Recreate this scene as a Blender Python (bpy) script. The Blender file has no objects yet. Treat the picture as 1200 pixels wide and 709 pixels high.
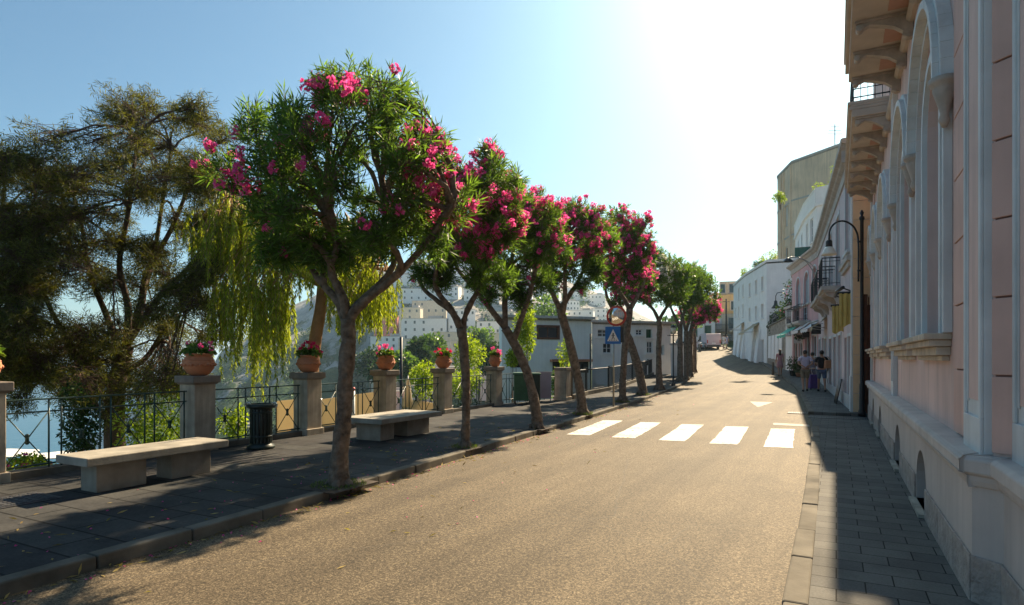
import bpy, math, random
import numpy as np
from mathutils import Vector, Matrix, noise
from mathutils.geometry import tessellate_polygon
R = math.radians
scene = bpy.context.scene
COL = scene.collection

# ---------------------------------------------------------------- camera
CAM_H = 1.7; FPX = 720.0; HZ = 419.0; YAW = math.atan(380/720)
cam_d = bpy.data.cameras.new('camera'); cam = bpy.data.objects.new('camera', cam_d); COL.objects.link(cam)
cam_d.sensor_width = 36; cam_d.lens = 36*FPX/1200; cam_d.shift_y = 64.5/1200
cam_d.clip_start = 0.05; cam_d.clip_end = 60000
cam.location = (0, 0, CAM_H); cam.rotation_euler = (R(90), 0, YAW)
scene.camera = cam
# ---------------------------------------------------------------- light
SUN_EL = 37.0; SUN_AZ = 1.5        # azimuth from +Y towards +X
wd = bpy.data.worlds.new('World'); scene.world = wd; wd.use_nodes = True
nt = wd.node_tree; bg = nt.nodes['Background']
sky = nt.nodes.new('ShaderNodeTexSky'); sky.sky_type = 'NISHITA'; sky.sun_disc = False
sky.sun_elevation = R(SUN_EL); sky.sun_rotation = R(SUN_AZ)
sky.air_density = 1.0; sky.dust_density = 1.5; sky.ozone_density = 1.5; sky.altitude = 80
tint = nt.nodes.new('ShaderNodeMix'); tint.data_type = 'RGBA'; tint.blend_type = 'MULTIPLY'; tint.inputs[0].default_value = 1; tint.inputs[7].default_value = (.68, .98, 1.03, 1)
nt.links.new(sky.outputs[0], tint.inputs[6]); nt.links.new(tint.outputs[2], bg.inputs[0]); bg.inputs[1].default_value = 0.05
sd = bpy.data.lights.new('sun', 'SUN'); sd.energy = 5.0; sd.angle = R(0.6); sd.color = (1, .80, .54)
so = bpy.data.objects.new('sun', sd); COL.objects.link(so)
sv = Vector((math.sin(R(SUN_AZ))*math.cos(R(SUN_EL)), math.cos(R(SUN_AZ))*math.cos(R(SUN_EL)), math.sin(R(SUN_EL))))
so.rotation_euler = sv.to_track_quat('Z', 'Y').to_euler(); so.location = (0, 0, 40)
vs = scene.view_settings
vs.view_transform = 'Standard'; vs.look = 'None'; vs.gamma = 1; vs.use_curve_mapping = False
vs.exposure = 1.4

# ---------------------------------------------------------------- helpers
def W(px, D, z=0.0):
    """world point at bearing px (pixels from the left of a 1200 px wide view) and depth D"""
    xc = (px-600)/FPX*D
    return Vector((xc*math.cos(YAW)-D*math.sin(YAW), xc*math.sin(YAW)+D*math.cos(YAW), z))
def V(px, py, D): return W(px, D, CAM_H+(HZ-py)*D/FPX)
VR = Vector((math.cos(YAW), math.sin(YAW), 0)); VF = Vector((-math.sin(YAW), math.cos(YAW), 0))
def zg(Y): return .00063*min(max(0.0, Y-15), 110)**2
def lerp_tab(tab, y):
    if y <= tab[0][0]: return tab[0][1]
    for (a, xa), (b, xb) in zip(tab, tab[1:]):
        if y <= b:
            t = (y-a)/(b-a); return xa+(xb-xa)*t
    (a, xa), (b, xb) = tab[-2:]
    return xb+(xb-xa)/(b-a)*(y-b)
def smooth_tab(tab, n=6):
    ys = [t[0] for t in tab]; out = []
    y = ys[0]
    while y <= ys[-1]:
        out.append((y, sum(lerp_tab(tab, y+k) for k in (-3, -1.5, 0, 1.5, 3))/5)); y += 1.0
    return out
KL = smooth_tab([(-25, -4.9), (2, -5.17), (6.5, -5.4), (11, -5.74), (17, -6.12), (22.6, -6.5), (33, -7.2), (45, -8.9), (55, -10.9), (65, -12.6), (75, -14.6), (84, -16.6), (96, -20), (130, -34)])
KR = smooth_tab([(-25, -.25), (4, -.32), (9, -.35), (16, -.5), (20, -.72), (31.5, -1.58), (40, -2.7), (48, -4.1), (57, -5.6), (66, -8.1), (77, -10.95), (88, -14.2), (100, -18.6), (130, -32)])
FL = smooth_tab([(-25, -9.7), (0, -9.75), (4, -9.84), (7, -9.98), (12, -10.12), (14.7, -10.22), (18.2, -10.38), (20.5, -10.2), (22, -9.2), (23.5, -8.95), (34.3, -10.2), (44, -11.5), (53.5, -12.9), (65, -15), (80, -18.5), (130, -38)])
def XL(y): return lerp_tab(KL, y)
def XR(y): return lerp_tab(KR, y)
def XF(y): return lerp_tab(FL, y)

class MB:
    def __init__(s): s.v = []; s.f = []; s.sm = []
    def add(s, vs, fs, smooth=False):
        o = len(s.v); s.v += [tuple(v) for v in vs]; s.f += [tuple(i+o for i in f) for f in fs]; s.sm += [smooth]*len(fs); return s
    def box(s, c, sz, rz=0, taper=1.0, M=None):
        x, y, z = sz[0]/2, sz[1]/2, sz[2]/2; pts = []
        for k, (i, j) in enumerate([(-1, -1), (1, -1), (1, 1), (-1, 1)]): pts.append(Vector((i*x, j*y, -z)))
        for k, (i, j) in enumerate([(-1, -1), (1, -1), (1, 1), (-1, 1)]): pts.append(Vector((i*x*taper, j*y*taper, z)))
        rot = M if M is not None else Matrix.Rotation(rz, 3, 'Z')
        pts = [rot @ p + Vector(c) for p in pts]
        return s.add(pts, [(3, 2, 1, 0), (4, 5, 6, 7), (0, 1, 5, 4), (1, 2, 6, 5), (2, 3, 7, 6), (3, 0, 4, 7)])
    def tube(s, path, rad, n=8, smooth=True, cap=True):
        path = [Vector(p) for p in path]; m = len(path)
        if not hasattr(rad, '__len__'): rad = [rad]*m
        rings = []; up = None
        for i, p in enumerate(path):
            t = (path[min(i+1, m-1)]-path[max(i-1, 0)])
            if t.length < 1e-7: t = Vector((0, 0, 1))
            t.normalize()
            if up is None:
                up = t.orthogonal().normalized()
            else:
                up = (up-t*up.dot(t))
                up = up.normalized() if up.length > 1e-5 else t.orthogonal().normalized()
            b = t.cross(up)
            rings.append([p+(up*math.cos(2*math.pi*k/n)+b*math.sin(2*math.pi*k/n))*rad[i] for k in range(n)])
        vs = [v for r in rings for v in r]; fs = []
        for i in range(m-1):
            for k in range(n):
                a = i*n+k; b2 = i*n+(k+1) % n
                fs.append((a, b2, b2+n, a+n))
        if cap: fs += [tuple(range(n-1, -1, -1)), tuple((m-1)*n+k for k in range(n))]
        return s.add(vs, fs, smooth)
    def lathe(s, prof, c=(0, 0, 0), n=28, sx=1, sy=1, smooth=True, mod=None):
        vs = []; fs = []; m = len(prof); c = Vector(c)
        for i, (r, z) in enumerate(prof):
            for k in range(n):
                a = 2*math.pi*k/n; rr = r*(mod(a, z) if mod else 1)
                vs.append(c+Vector((rr*sx*math.cos(a), rr*sy*math.sin(a), z)))
        for i in range(m-1):
            for k in range(n):
                a = i*n+k; b = i*n+(k+1) % n; fs.append((a, b, b+n, a+n))
        fs += [tuple(range(n-1, -1, -1)), tuple((m-1)*n+k for k in range(n))]
        return s.add(vs, fs, smooth)
    def ext(s, poly, O, U, Vv, Wv):
        """polygon in (U,V) extruded along Wv"""
        n = len(poly); O = Vector(O); U = Vector(U); Vv = Vector(Vv); Wv = Vector(Wv)
        a = [O+U*p[0]+Vv*p[1] for p in poly]; b = [p+Wv for p in a]
        tri = tessellate_polygon([[Vector((p[0], p[1], 0)) for p in poly]])
        fs = [tuple(t) for t in tri]+[tuple(i+n for i in reversed(t)) for t in tri]
        fs += [(i, (i+1) % n, (i+1) % n+n, i+n) for i in range(n)]
        return s.add(a+b, fs)
    def ball(s, c, r, n=10, sc=(1, 1, 1)):
        prof = []
        m = max(4, n//2)
        vs = []; fs = []; c = Vector(c)
        for i in range(m+1):
            t = math.pi*i/m
            for k in range(n):
                a = 2*math.pi*k/n
                vs.append(c+Vector((r*sc[0]*math.sin(t)*math.cos(a), r*sc[1]*math.sin(t)*math.sin(a), -r*sc[2]*math.cos(t))))
        for i in range(m):
            for k in range(n): fs.append((i*n+k, i*n+(k+1) % n, (i+1)*n+(k+1) % n, (i+1)*n+k))
        return s.add(vs, fs, True)
    def build(s, name, m, parent=None, bevel=0, label=None, tag=None):
        me = bpy.data.meshes.new(name)
        off = Vector((0, 0, 0)); rot = None
        if parent is not None:
            mw = Matrix.Identity(4); p = parent; chain = []
            while p is not None: chain.append(p); p = p.parent
            for p in reversed(chain): mw = mw @ (Matrix.Translation(p.location) @ p.rotation_euler.to_matrix().to_4x4())
            inv = mw.inverted(); vv = [tuple(inv @ Vector(v)) for v in s.v] if not s.__dict__.get('local') else s.v
        else: vv = s.v
        me.from_pydata(vv, [], s.f); me.update()
        me.polygons.foreach_set('use_smooth', s.sm)
        me.materials.append(m)
        o = bpy.data.objects.new(name, me); COL.objects.link(o)
        if parent is not None: o.parent = parent
        if bevel:
            b = o.modifiers.new('bevel', 'BEVEL'); b.width = bevel; b.segments = 2; b.limit_method = 'ANGLE'; b.angle_limit = R(40)
        if label: o['label'] = label
        if tag: settag(o, *tag)
        return o
def LM():
    m = MB(); m.local = True; return m
def settag(o, label, cat, group=None):
    o['label'] = label; o['category'] = cat
    if group: o['group'] = group
    return o
def thing(name, label, cat, loc=(0, 0, 0), rz=0, group=None):
    o = bpy.data.objects.new(name, None); COL.objects.link(o); o.empty_display_size = .2
    o.location = loc; o.rotation_euler = (0, 0, rz); return settag(o, label, cat, group)
def struct(name, mb, m, kind='structure'):
    o = mb.build(name, m); o['kind'] = kind; return o
def children(o): return [c for c in bpy.data.objects if c.parent == o]
def copy_tree(o, parent=None):
    c = o.copy(); COL.objects.link(c); c.parent = parent
    for ch in children(o): copy_tree(ch, c)
    return c
def np_mesh(name, V_, F_, m, parent=None, smooth=False, loc=None):
    """V_ (N,3) world, F_ (M,4) quads"""
    me = bpy.data.meshes.new(name)
    V_ = np.asarray(V_, dtype=np.float32)
    if parent is not None:
        p = parent
        while p is not None: V_ = V_-np.array(p.location, dtype=np.float32); p = p.parent
    F_ = np.asarray(F_, dtype=np.int32); k = F_.shape[1]
    me.vertices.add(len(V_)); me.vertices.foreach_set('co', V_.ravel())
    me.loops.add(F_.size); me.loops.foreach_set('vertex_index', F_.ravel())
    me.polygons.add(len(F_)); me.polygons.foreach_set('loop_start', np.arange(0, F_.size, k, dtype=np.int32))
    me.polygons.foreach_set('loop_total', np.full(len(F_), k, dtype=np.int32))
    if smooth: me.polygons.foreach_set('use_smooth', np.ones(len(F_), dtype=bool))
    me.update(calc_edges=True); me.validate()
    me.materials.append(m)
    o = bpy.data.objects.new(name, me); COL.objects.link(o)
    if parent is not None: o.parent = parent
    return o

# ---------------------------------------------------------------- materials
_MC = {}
class NT:
    def __init__(s, name):
        s.m = bpy.data.materials.new(name); s.m.use_nodes = True; s.t = s.m.node_tree; s.b = s.t.nodes['Principled BSDF']; s.out = s.t.nodes['Material Output']
    def n(s, typ, **kw):
        nd = s.t.nodes.new(typ)
        for k, v in kw.items():
            if k in nd.inputs.keys() if hasattr(nd.inputs, 'keys') else False: nd.inputs[k].default_value = v
            else: setattr(nd, k, v)
        return nd
    def l(s, a, b): s.t.links.new(a, b)
    def coord(s, world=True):
        if world: return s.n('ShaderNodeNewGeometry').outputs['Position']
        return s.n('ShaderNodeTexCoord').outputs['Object']
    def noise(s, co, scale, detail=4, rough=.55, sc=None):
        if sc:
            mp = s.n('ShaderNodeMapping'); mp.inputs['Scale'].default_value = sc; s.l(co, mp.inputs[0]); co = mp.outputs[0]
        nd = s.n('ShaderNodeTexNoise'); nd.inputs['Scale'].default_value = scale; nd.inputs['Detail'].default_value = detail; nd.inputs['Roughness'].default_value = rough
        s.l(co, nd.inputs['Vector']); return nd.outputs['Fac']
    def ramp(s, fac, stops):
        nd = s.n('ShaderNodeValToRGB'); cr = nd.color_ramp
        while len(cr.elements) < len(stops): cr.elements.new(.5)
        for e, (p, c) in zip(cr.elements, stops): e.position = p; e.color = (*c, 1) if len(c) == 3 else c
        s.l(fac, nd.inputs[0]); return nd.outputs[0]
    def mix(s, a, b, fac, mode='MIX'):
        nd = s.n('ShaderNodeMix'); nd.data_type = 'RGBA'; nd.blend_type = mode
        for sock, v in ((nd.inputs[6], a), (nd.inputs[7], b), (nd.inputs[0], fac)):
            if hasattr(v, 'is_linked') or hasattr(v, 'links'): s.l(v, sock)
            elif isinstance(v, tuple): sock.default_value = (*v, 1)
            else: sock.default_value = v
        return nd.outputs[2]
    def bump(s, h, strength=.3, dist=.01):
        nd = s.n('ShaderNodeBump'); nd.inputs['Strength'].default_value = strength; nd.inputs['Distance'].default_value = dist
        s.l(h, nd.inputs['Height']); s.l(nd.outputs[0], s.b.inputs['Normal'])
def sc3(c, k): return tuple(min(1, x*k) for x in c)
def plain(name, col, rough=.7, var=.15, scale=3.0, bump=0, bscale=40, metal=0, world=False, streak=0, dirt=None, dist=.004, spec=None):
    if name in _MC: return _MC[name]
    t = NT(name); co = t.coord(world)
    f = t.noise(co, scale, 5)
    c = t.ramp(f, [(.25, sc3(col, 1-var)), (.75, sc3(col, 1+var))])
    if streak:
        f2 = t.noise(co, 1.0, 5, .6, sc=(5, 5, .45))
        c = t.mix(c, dirt or sc3(col, .45), t.ramp(f2, [(.45, (0, 0, 0)), (.75, (streak,)*3)]))
    t.l(c, t.b.inputs['Base Color']); t.b.inputs['Roughness'].default_value = rough; t.b.inputs['Metallic'].default_value = metal
    if spec is not None: t.b.inputs['Specular IOR Level'].default_value = spec
    if bump: t.bump(t.noise(co, bscale, 4), bump, dist)
    _MC[name] = t.m; return t.m
def leafmat(name, c1, c2, trans=.45, rough=.45, tcol=None):
    t = NT(name); g = t.n('ShaderNodeNewGeometry')
    c = t.ramp(g.outputs['Random Per Island'], [(0, c1), (.7, c2), (1, sc3(c2, 1.5))])
    t.l(c, t.b.inputs['Base Color']); t.b.inputs['Roughness'].default_value = rough
    t.b.inputs['Specular IOR Level'].default_value = .2
    tr = t.n('ShaderNodeBsdfTranslucent'); k = tcol or (1.5, 1.7, .6)
    tc = t.mix(c, k if max(k) <= 1 else tuple(k), 1.0, 'MULTIPLY'); t.l(tc, tr.inputs[0])
    mx = t.n('ShaderNodeMixShader'); mx.inputs[0].default_value = trans
    t.l(t.b.outputs[0], mx.inputs[1]); t.l(tr.outputs[0], mx.inputs[2]); t.l(mx.outputs[0], t.out.inputs[0])
    return t.m

def m_asphalt():
    t = NT('asphalt'); co = t.coord()
    big = t.noise(co, .35, 4); mid = t.noise(co, 2.5, 5, .6, sc=(1, .35, 1)); fn = t.noise(co, 30, 6, .8); vv = t.n('ShaderNodeTexVoronoi'); vv.inputs['Scale'].default_value = 105; t.l(co, vv.inputs['Vector']); sp = t.n('ShaderNodeSeparateColor'); t.l(vv.outputs['Color'], sp.inputs[0])
    fm = t.n('ShaderNodeMix'); fm.inputs[0].default_value = .30; t.l(fn, fm.inputs[2]); t.l(sp.outputs[0], fm.inputs[3]); fine = fm.outputs[0]
    c = t.ramp(fine, [(.24, (.025, .020, .013)), (.5, (.118, .092, .060)), (.78, (.44, .35, .225))])
    c = t.mix(c, t.ramp(big, [(.3, (.70, .70, .70)), (.7, (1, 1, 1))]), 1.0, 'MULTIPLY')
    c = t.mix(c, t.ramp(mid, [(.35, (.80, .79, .78)), (.65, (1, 1, 1))]), 1.0, 'MULTIPLY')
    wp = t.noise(co, 1.0, 4, .6, sc=(1.5, .05, 1)); c = t.mix(c, t.ramp(wp, [(.38, (.72, .71, .70)), (.62, (1.08, 1.07, 1.05))]), 1.0, 'MULTIPLY')
    bl = t.noise(co, .9, 6, .7); c = t.mix(c, (.05, .04, .03), t.ramp(bl, [(.66, (0, 0, 0)), (.74, (.45, .45, .45))]))
    # thin sealed cracks and patch joints
    vo = t.n('ShaderNodeTexVoronoi', feature='DISTANCE_TO_EDGE'); vo.inputs['Scale'].default_value = .28
    dz = t.n('ShaderNodeMix'); dz.data_type = 'RGBA'; dz.inputs[0].default_value = .12
    nn = t.n('ShaderNodeTexNoise'); nn.inputs['Scale'].default_value = 1.6; t.l(co, nn.inputs['Vector'])
    t.l(co, dz.inputs[6]); t.l(nn.outputs['Color'], dz.inputs[7]); t.l(dz.outputs[2], vo.inputs['Vector'])
    c = t.mix(c, (.09, .08, .065), t.ramp(vo.outputs['Distance'], [(0, (.5,)*3), (.004, (0, 0, 0))]))
    t.l(c, t.b.inputs['Base Color'])
    t.b.inputs['Roughness'].default_value = .8; t.b.inputs['Specular IOR Level'].default_value = .25
    t.bump(fine, .35, .004); return t.m
def m_terrace():
    t = NT('terrace paving'); co = t.coord()
    br = t.n('ShaderNodeTexBrick'); br.inputs['Scale'].default_value = 1; br.inputs['Brick Width'].default_value = .9; br.inputs['Row Height'].default_value = .45
    br.inputs['Mortar Size'].default_value = .012; br.inputs['Color1'].default_value = (.038, .037, .040, 1); br.inputs['Color2'].default_value = (.062, .064, .064, 1); br.inputs['Mortar'].default_value = (.014, .014, .014, 1)
    br.offset = .5; t.l(co, br.inputs['Vector'])
    n1 = t.noise(co, 1.1, 6, .65); n2 = t.noise(co, 30, 4, .6)
    c = t.mix(br.outputs['Color'], t.ramp(n1, [(.3, (.5, .5, .5)), (.7, (1.5, 1.45, 1.35))]), 1.0, 'MULTIPLY')
    c = t.mix(c, t.ramp(n2, [(.3, (.75, .75, .75)), (.7, (1.2, 1.2, 1.2))]), 1.0, 'MULTIPLY')
    t.l(c, t.b.inputs['Base Color']); t.b.inputs['Roughness'].default_value = .85; t.b.inputs['Specular IOR Level'].default_value = .15
    hh = t.mix(n2, br.outputs['Fac'], .5); t.bump(hh, .35, -.006); return t.m
def m_slabs():
    t = NT('dark paving slabs'); co = t.coord()
    mp = t.n('ShaderNodeMapping'); mp.inputs['Rotation'].default_value = (0, 0, 0); t.l(co, mp.inputs[0])
    br = t.n('ShaderNodeTexBrick'); br.inputs['Scale'].default_value = 1; br.inputs['Brick Width'].default_value = .36; br.inputs['Row Height'].default_value = .24
    br.inputs['Mortar Size'].default_value = .005; br.inputs['Color1'].default_value = (.125, .122, .115, 1); br.inputs['Color2'].default_value = (.18, .174, .158, 1); br.inputs['Mortar'].default_value = (.03, .028, .025, 1)
    br.offset = .5; t.l(mp.outputs[0], br.inputs['Vector'])
    n1 = t.noise(co, 1.6, 6, .65); n2 = t.noise(co, 60, 4, .6)
    c = t.mix(br.outputs['Color'], t.ramp(n1, [(.3, (.7, .7, .7)), (.7, (1.15, 1.15, 1.15))]), 1.0, 'MULTIPLY')
    c = t.mix(c, t.ramp(n2, [(.3, (.8, .8, .8)), (.7, (1.15, 1.15, 1.15))]), 1.0, 'MULTIPLY')
    t.l(c, t.b.inputs['Base Color']); t.b.inputs['Roughness'].default_value = .88; t.b.inputs['Specular IOR Level'].default_value = .15
    t.bump(t.mix(n2, br.outputs['Fac'], .6), .4, -.005); return t.m
def m_terrain():
    t = NT('hillside scrub and rock'); co = t.coord(); g = t.n('ShaderNodeNewGeometry')
    sx = t.n('ShaderNodeSeparateXYZ'); t.l(g.outputs['Normal'], sx.inputs[0])
    n1 = t.noise(co, .05, 8, .7); n2 = t.noise(co, .012, 5, .6); n3 = t.noise(co, .6, 4)
    hs = t.n('ShaderNodeSeparateXYZ'); t.l(co, hs.inputs[0]); hh = t.n('ShaderNodeMath', operation='MULTIPLY_ADD'); t.l(hs.outputs[2], hh.inputs[0]); hh.inputs[1].default_value = .003; t.l(t.noise(co, .022, 9, .72), hh.inputs[2])
    veg = t.ramp(t.noise(co, .12, 6, .75), [(.3, (.02, .045, .018)), (.55, (.045, .085, .03)), (.75, (.10, .12, .05))])
    rock = t.ramp(t.noise(co, .08, 8, .7, sc=(1, 1, .4)), [(.3, (.20, .19, .175)), (.7, (.45, .43, .40))])
    ad = t.n('ShaderNodeMath', operation='MULTIPLY_ADD'); t.l(n1, ad.inputs[0]); ad.inputs[1].default_value = .9; t.l(sx.outputs[2], ad.inputs[2])
    c = t.mix(rock, veg, t.ramp(hh.outputs[0], [(.50, (1, 1, 1)), (.58, (0, 0, 0))]))
    t.l(c, t.b.inputs['Base Color']); t.b.inputs['Roughness'].default_value = .95; t.b.inputs['Specular IOR Level'].default_value = .1
    t.bump(n1, 1, 3.0); return t.m
def m_sea():
    t = NT('sea water'); co = t.coord()
    t.b.inputs['Base Color'].default_value = (.012, .085, .16, 1); t.b.inputs['Roughness'].default_value = .3
    t.b.inputs['IOR'].default_value = 1.33
    w1 = t.noise(co, .12, 5, .6, sc=(1, .4, 1)); w2 = t.noise(co, .03, 3, .6, sc=(1, .3, 1))
    t.bump(t.mix(w1, w2, .5), .8, 2.2); return t.m
def m_streaky(name, col, world=True): return plain(name, col, .88, .14, 1.1, .35, 30, world=world, streak=.5, dirt=sc3(col, .55))

M = {}
M['asphalt'] = m_asphalt(); M['terrace'] = m_terrace(); M['slabs'] = m_slabs(); M['terrain'] = m_terrain(); M['sea'] = m_sea()
M['faded_paint'] = plain('faded paint', (.34, .31, .27), .8, .3, 12, .3, 80, world=True)
M['kerb'] = plain('kerb stone', (.145, .13, .105), .88, .55, 2.2, .7, 25, world=True, spec=.15)
def m_paint():
    t = NT('worn road paint'); co = t.coord(); w = t.noise(co, 14, 8, .75); w2 = t.noise(co, 1.2, 3); s_ = t.n('ShaderNodeMath', operation='MULTIPLY_ADD'); t.l(w2, s_.inputs[0]); s_.inputs[1].default_value = .5; t.l(w, s_.inputs[2])
    c = t.mix((.60, .58, .53), (.18, .155, .12), t.ramp(s_.outputs[0], [(.73, (0, 0, 0)), (.86, (.85, .85, .85))])); t.l(c, t.b.inputs['Base Color']); t.b.inputs['Roughness'].default_value = .75; t.bump(t.noise(co, 70, 4), .5, .004); return t.m
M['paint'] = m_paint()
M['pillar'] = plain('weathered pillar stucco', (.44, .37, .28), .85, .35, 3.0, .5, 30, streak=.6, dirt=(.10, .085, .07))
M['cap'] = plain('pillar cap stone', (.22, .18, .145), .85, .3, 5, .6, 30, streak=.4)
M['terracotta'] = plain('terracotta', (.50, .19, .09), .75, .2, 6, .35, 40)
M['soil'] = plain('soil', (.05, .035, .025), .95, .3, 30, .5, 60)
M['iron_green'] = plain('green painted iron', (.016, .050, .038), .42, .3, 8, .15, 60)
M['bin'] = plain('blackish green bin paint', (.008, .020, .016), .4, .3, 8, .15, 60)
M['iron_black'] = plain('black painted iron', (.018, .018, .02), .45, .25, 8, .1, 60)
M['bench'] = plain('bench stone', (.33, .30, .245), .8, .38, 3, .5, 30, streak=.4)
M['bench_leg'] = plain('bench leg stone', (.33, .28, .22), .85, .3, 4, .5, 25, streak=.4)
M['bark'] = plain('oleander bark', (.17, .125, .09), .95, .75, 11, 1.0, 16, dist=.05)
M['bark_dark'] = plain('dark tree bark', (.10, .06, .04), .95, .35, 9, 1.0, 18, dist=.03)
M['bark_orange'] = plain('pepper tree bark', (.36, .20, .10), .9, .3, 6, .9, 14, dist=.03)
M['oleander'] = leafmat('oleander leaf', (.036, .078, .030), (.076, .155, .048), .54, .45, (2.2, 1.9, .5))
M['oleander_light'] = leafmat('light oleander leaf', (.05, .11, .03), (.11, .20, .05), .45, .4, (1.5, 1.4, .4))
M['dryleaf'] = leafmat('brown green needles', (.035, .044, .016), (.11, .125, .035), .40, .6, (1.6, 1.4, .4))
M['pepper'] = leafmat('pepper tree leaflets', (.13, .20, .03), (.28, .34, .05), .5, .5, (1.5, 1.4, .3))
M['shrub'] = leafmat('yellow green leaves', (.12, .20, .03), (.26, .34, .05), .5, .5, (1.4, 1.4, .3))
M['darkshrub'] = leafmat('dark shrub leaves', (.022, .05, .018), (.05, .10, .03), .35, .5, (1.0, 1.0, .35))
M['grass'] = leafmat('grass blades', (.08, .13, .03), (.16, .22, .05), .4, .6, (1.0, 1.0, .4))
M['pink'] = leafmat('pink petals', (.66, .05, .24), (.84, .14, .40), .5, .6, (1.2, 1.0, 1.1))
M['white_petal'] = leafmat('white petals', (.75, .68, .60), (.85, .80, .74), .4, .6, (1.0, 1.0, .9))
M['red'] = leafmat('red petals', (.60, .01, .06), (.75, .03, .20), .4, .6, (1.0, .5, .6))
M['glass'] = plain('window glass', (.03, .04, .05), .08, .3, 2, 0, spec=.8)
M['frame_blue'] = plain('pale blue grey woodwork', (.42, .50, .56), .6, .12, 3, .15, 40, streak=.25, dirt=(.22, .22, .22))
M['white_wood'] = plain('white woodwork', (.72, .73, .72), .55, .08, 5, .1, 40)
M['dark'] = plain('dark opening', (.02, .018, .016), .9, .2, 3)
M['brown_wood'] = plain('rusty brown wood', (.16, .06, .03), .7, .45, 4, .4, 20, streak=.5)
M['villa_pink'] = m_streaky('villa pink plaster', (.74, .53, .47)); M['villa_terra'] = plain('villa terracotta plaster', (.52, .30, .23), .85, .15, 2, .3, 30, world=True, streak=.25)
M['villa_trim'] = plain('villa pale grey blue trim', (.66, .68, .68), .75, .14, 2.5, .3, 35, world=True, streak=.35, dirt=(.26, .24, .22))
M['villa_plinth'] = plain('villa plinth render', (.52, .455, .415), .85, .14, 1.6, .35, 25, world=True, streak=.3)
M['villa_ledge'] = plain('villa ledge', (.55, .49, .45), .8, .18, 2, .4, 25, world=True, streak=.3)
M['travertine'] = plain('rough plinth stone', (.38, .32, .28), .9, .3, 7, 1.0, 20, world=True, dist=.03)
M['sill'] = plain('carved sill stone', (.55, .46, .36), .8, .3, 5, .5, 30, world=True, streak=.5)
M['soffit'] = plain('soffit plaster', (.56, .47, .39), .85, .2, 2, .4, 20, world=True)
M['bracket'] = plain('bracket stone', (.46, .39, .33), .8, .25, 7, .4, 25, world=True)
M['orange_wall'] = plain('orange beige plaster', (.80, .56, .34), .85, .12, 2, .3, 25, world=True, streak=.2)
M['pink_wall'] = m_streaky('pink house plaster', (.66, .40, .40)); M['whitepink_wall'] = m_streaky('whitish pink plaster', (.70, .58, .57))
M['white_wall'] = plain('white lime wall', (.88, .855, .82), .85, .07, 1.5, .25, 30, world=True, streak=.16); M['cream_wall'] = m_streaky('cream wall', (.68, .60, .46))
M['tower_wall'] = plain('tower brown grey plaster', (.80, .60, .42), .9, .18, .5, .3, 10, world=True, streak=.5)
M['yellow_wall'] = m_streaky('yellow ochre wall', (.72, .52, .26)); M['grey_wall'] = m_streaky('old grey wall', (.52, .50, .48))
M['stone_wall'] = plain('rubble stone wall', (.30, .26, .21), .95, .5, 5, 1.0, 9, world=True, dist=.05)
M['cornice'] = plain('cornice stone', (.50, .46, .42), .8, .2, 3, .3, 30, world=True, streak=.3)
M['roof_flat'] = plain('flat roof', (.40, .37, .33), .9, .2, 1, world=True); M['roof_tile'] = plain('clay roof tiles', (.40, .17, .09), .9, .3, 3, .8, 12, world=True)
M['green_canvas'] = plain('green canvas', (.05, .42, .30), .8, .1, 4); M['yellow_canvas'] = plain('yellow canvas', (.56, .42, .13), .85, .15, 4, .3, 20)
M['beige_canvas'] = plain('beige canvas', (.68, .60, .46), .85, .12, 3, .2, 20); M['beige_canvas'] = leafmat('beige canvas cloth', (.66, .58, .44), (.70, .62, .47), .5, .9, (1.0, .95, .85)); M['white_canvas'] = plain('white canvas', (.75, .74, .72), .8, .08, 4)
M['green_plastic'] = plain('green plastic', (.03, .11, .05), .45, .2, 6); M['lilac'] = plain('lilac board', (.46, .36, .42), .6, .1, 4)
M['steel'] = plain('dull steel', (.45, .45, .44), .35, .15, 8, metal=.9); M['sign_blue'] = plain('sign blue', (.01, .16, .55), .35, .06, 6)
M['sign_white'] = plain('sign white', (.85, .85, .85), .35, .04, 6); M['sign_black'] = plain('sign black', (.012, .012, .012), .4, .1, 6)
M['mirror'] = plain('mirror glass', (.92, .92, .92), .03, .01, 1, metal=1.0); M['rimred'] = plain('mirror rim red', (.55, .05, .03), .45, .1, 6)
M['lamp_glass'] = plain('opal lamp glass', (.85, .80, .68), .3, .05, 4)
M['metal_grate'] = plain('cast iron grate', (.10, .10, .105), .5, .3, 14, .3, 50, metal=.5)
# ================================================================ SETTING
def yrange(a, b, st):
    n = max(1, int(round((b-a)/st))); return [a+(b-a)*i/n for i in range(n+1)]
def strip(name, fa, fb, ya, yb, dz, m, step=.5, sides=0, nx=1):
    mb = MB(); ys = yrange(ya, yb, step); vs = []; fs = []
    for y in ys:
        for i in range(nx+1):
            t = i/nx; x = fa(y)*(1-t)+fb(y)*t; vs.append((x, y, zg(y)+dz))
    w = nx+1
    for j in range(len(ys)-1):
        for i in range(nx): fs.append((j*w+i, j*w+i+1, (j+1)*w+i+1, (j+1)*w+i))
    mb.add(vs, fs)
    if sides:
        for i in (0, nx):
            o = len(mb.v)
            vv = []; ff = []
            for j in range(len(ys)):
                p = vs[j*w+i]; vv += [p, (p[0], p[1], p[2]-sides)]
            for j in range(len(ys)-1): ff.append((2*j, 2*j+1, 2*j+3, 2*j+2))
            mb.add(vv, ff)
        for j in (0, len(ys)-1):
            a = vs[j*w]; b = vs[j*w+nx]
            mb.add([a, b, (b[0], b[1], b[2]-sides), (a[0], a[1], a[2]-sides)], [(0, 1, 2, 3)])
    return struct(name, mb, m)
KW = .17
strip('road', lambda y: XL(y)-.05, lambda y: XR(y)+.05, -20, 125, 0, M['asphalt'], nx=4)
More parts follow.
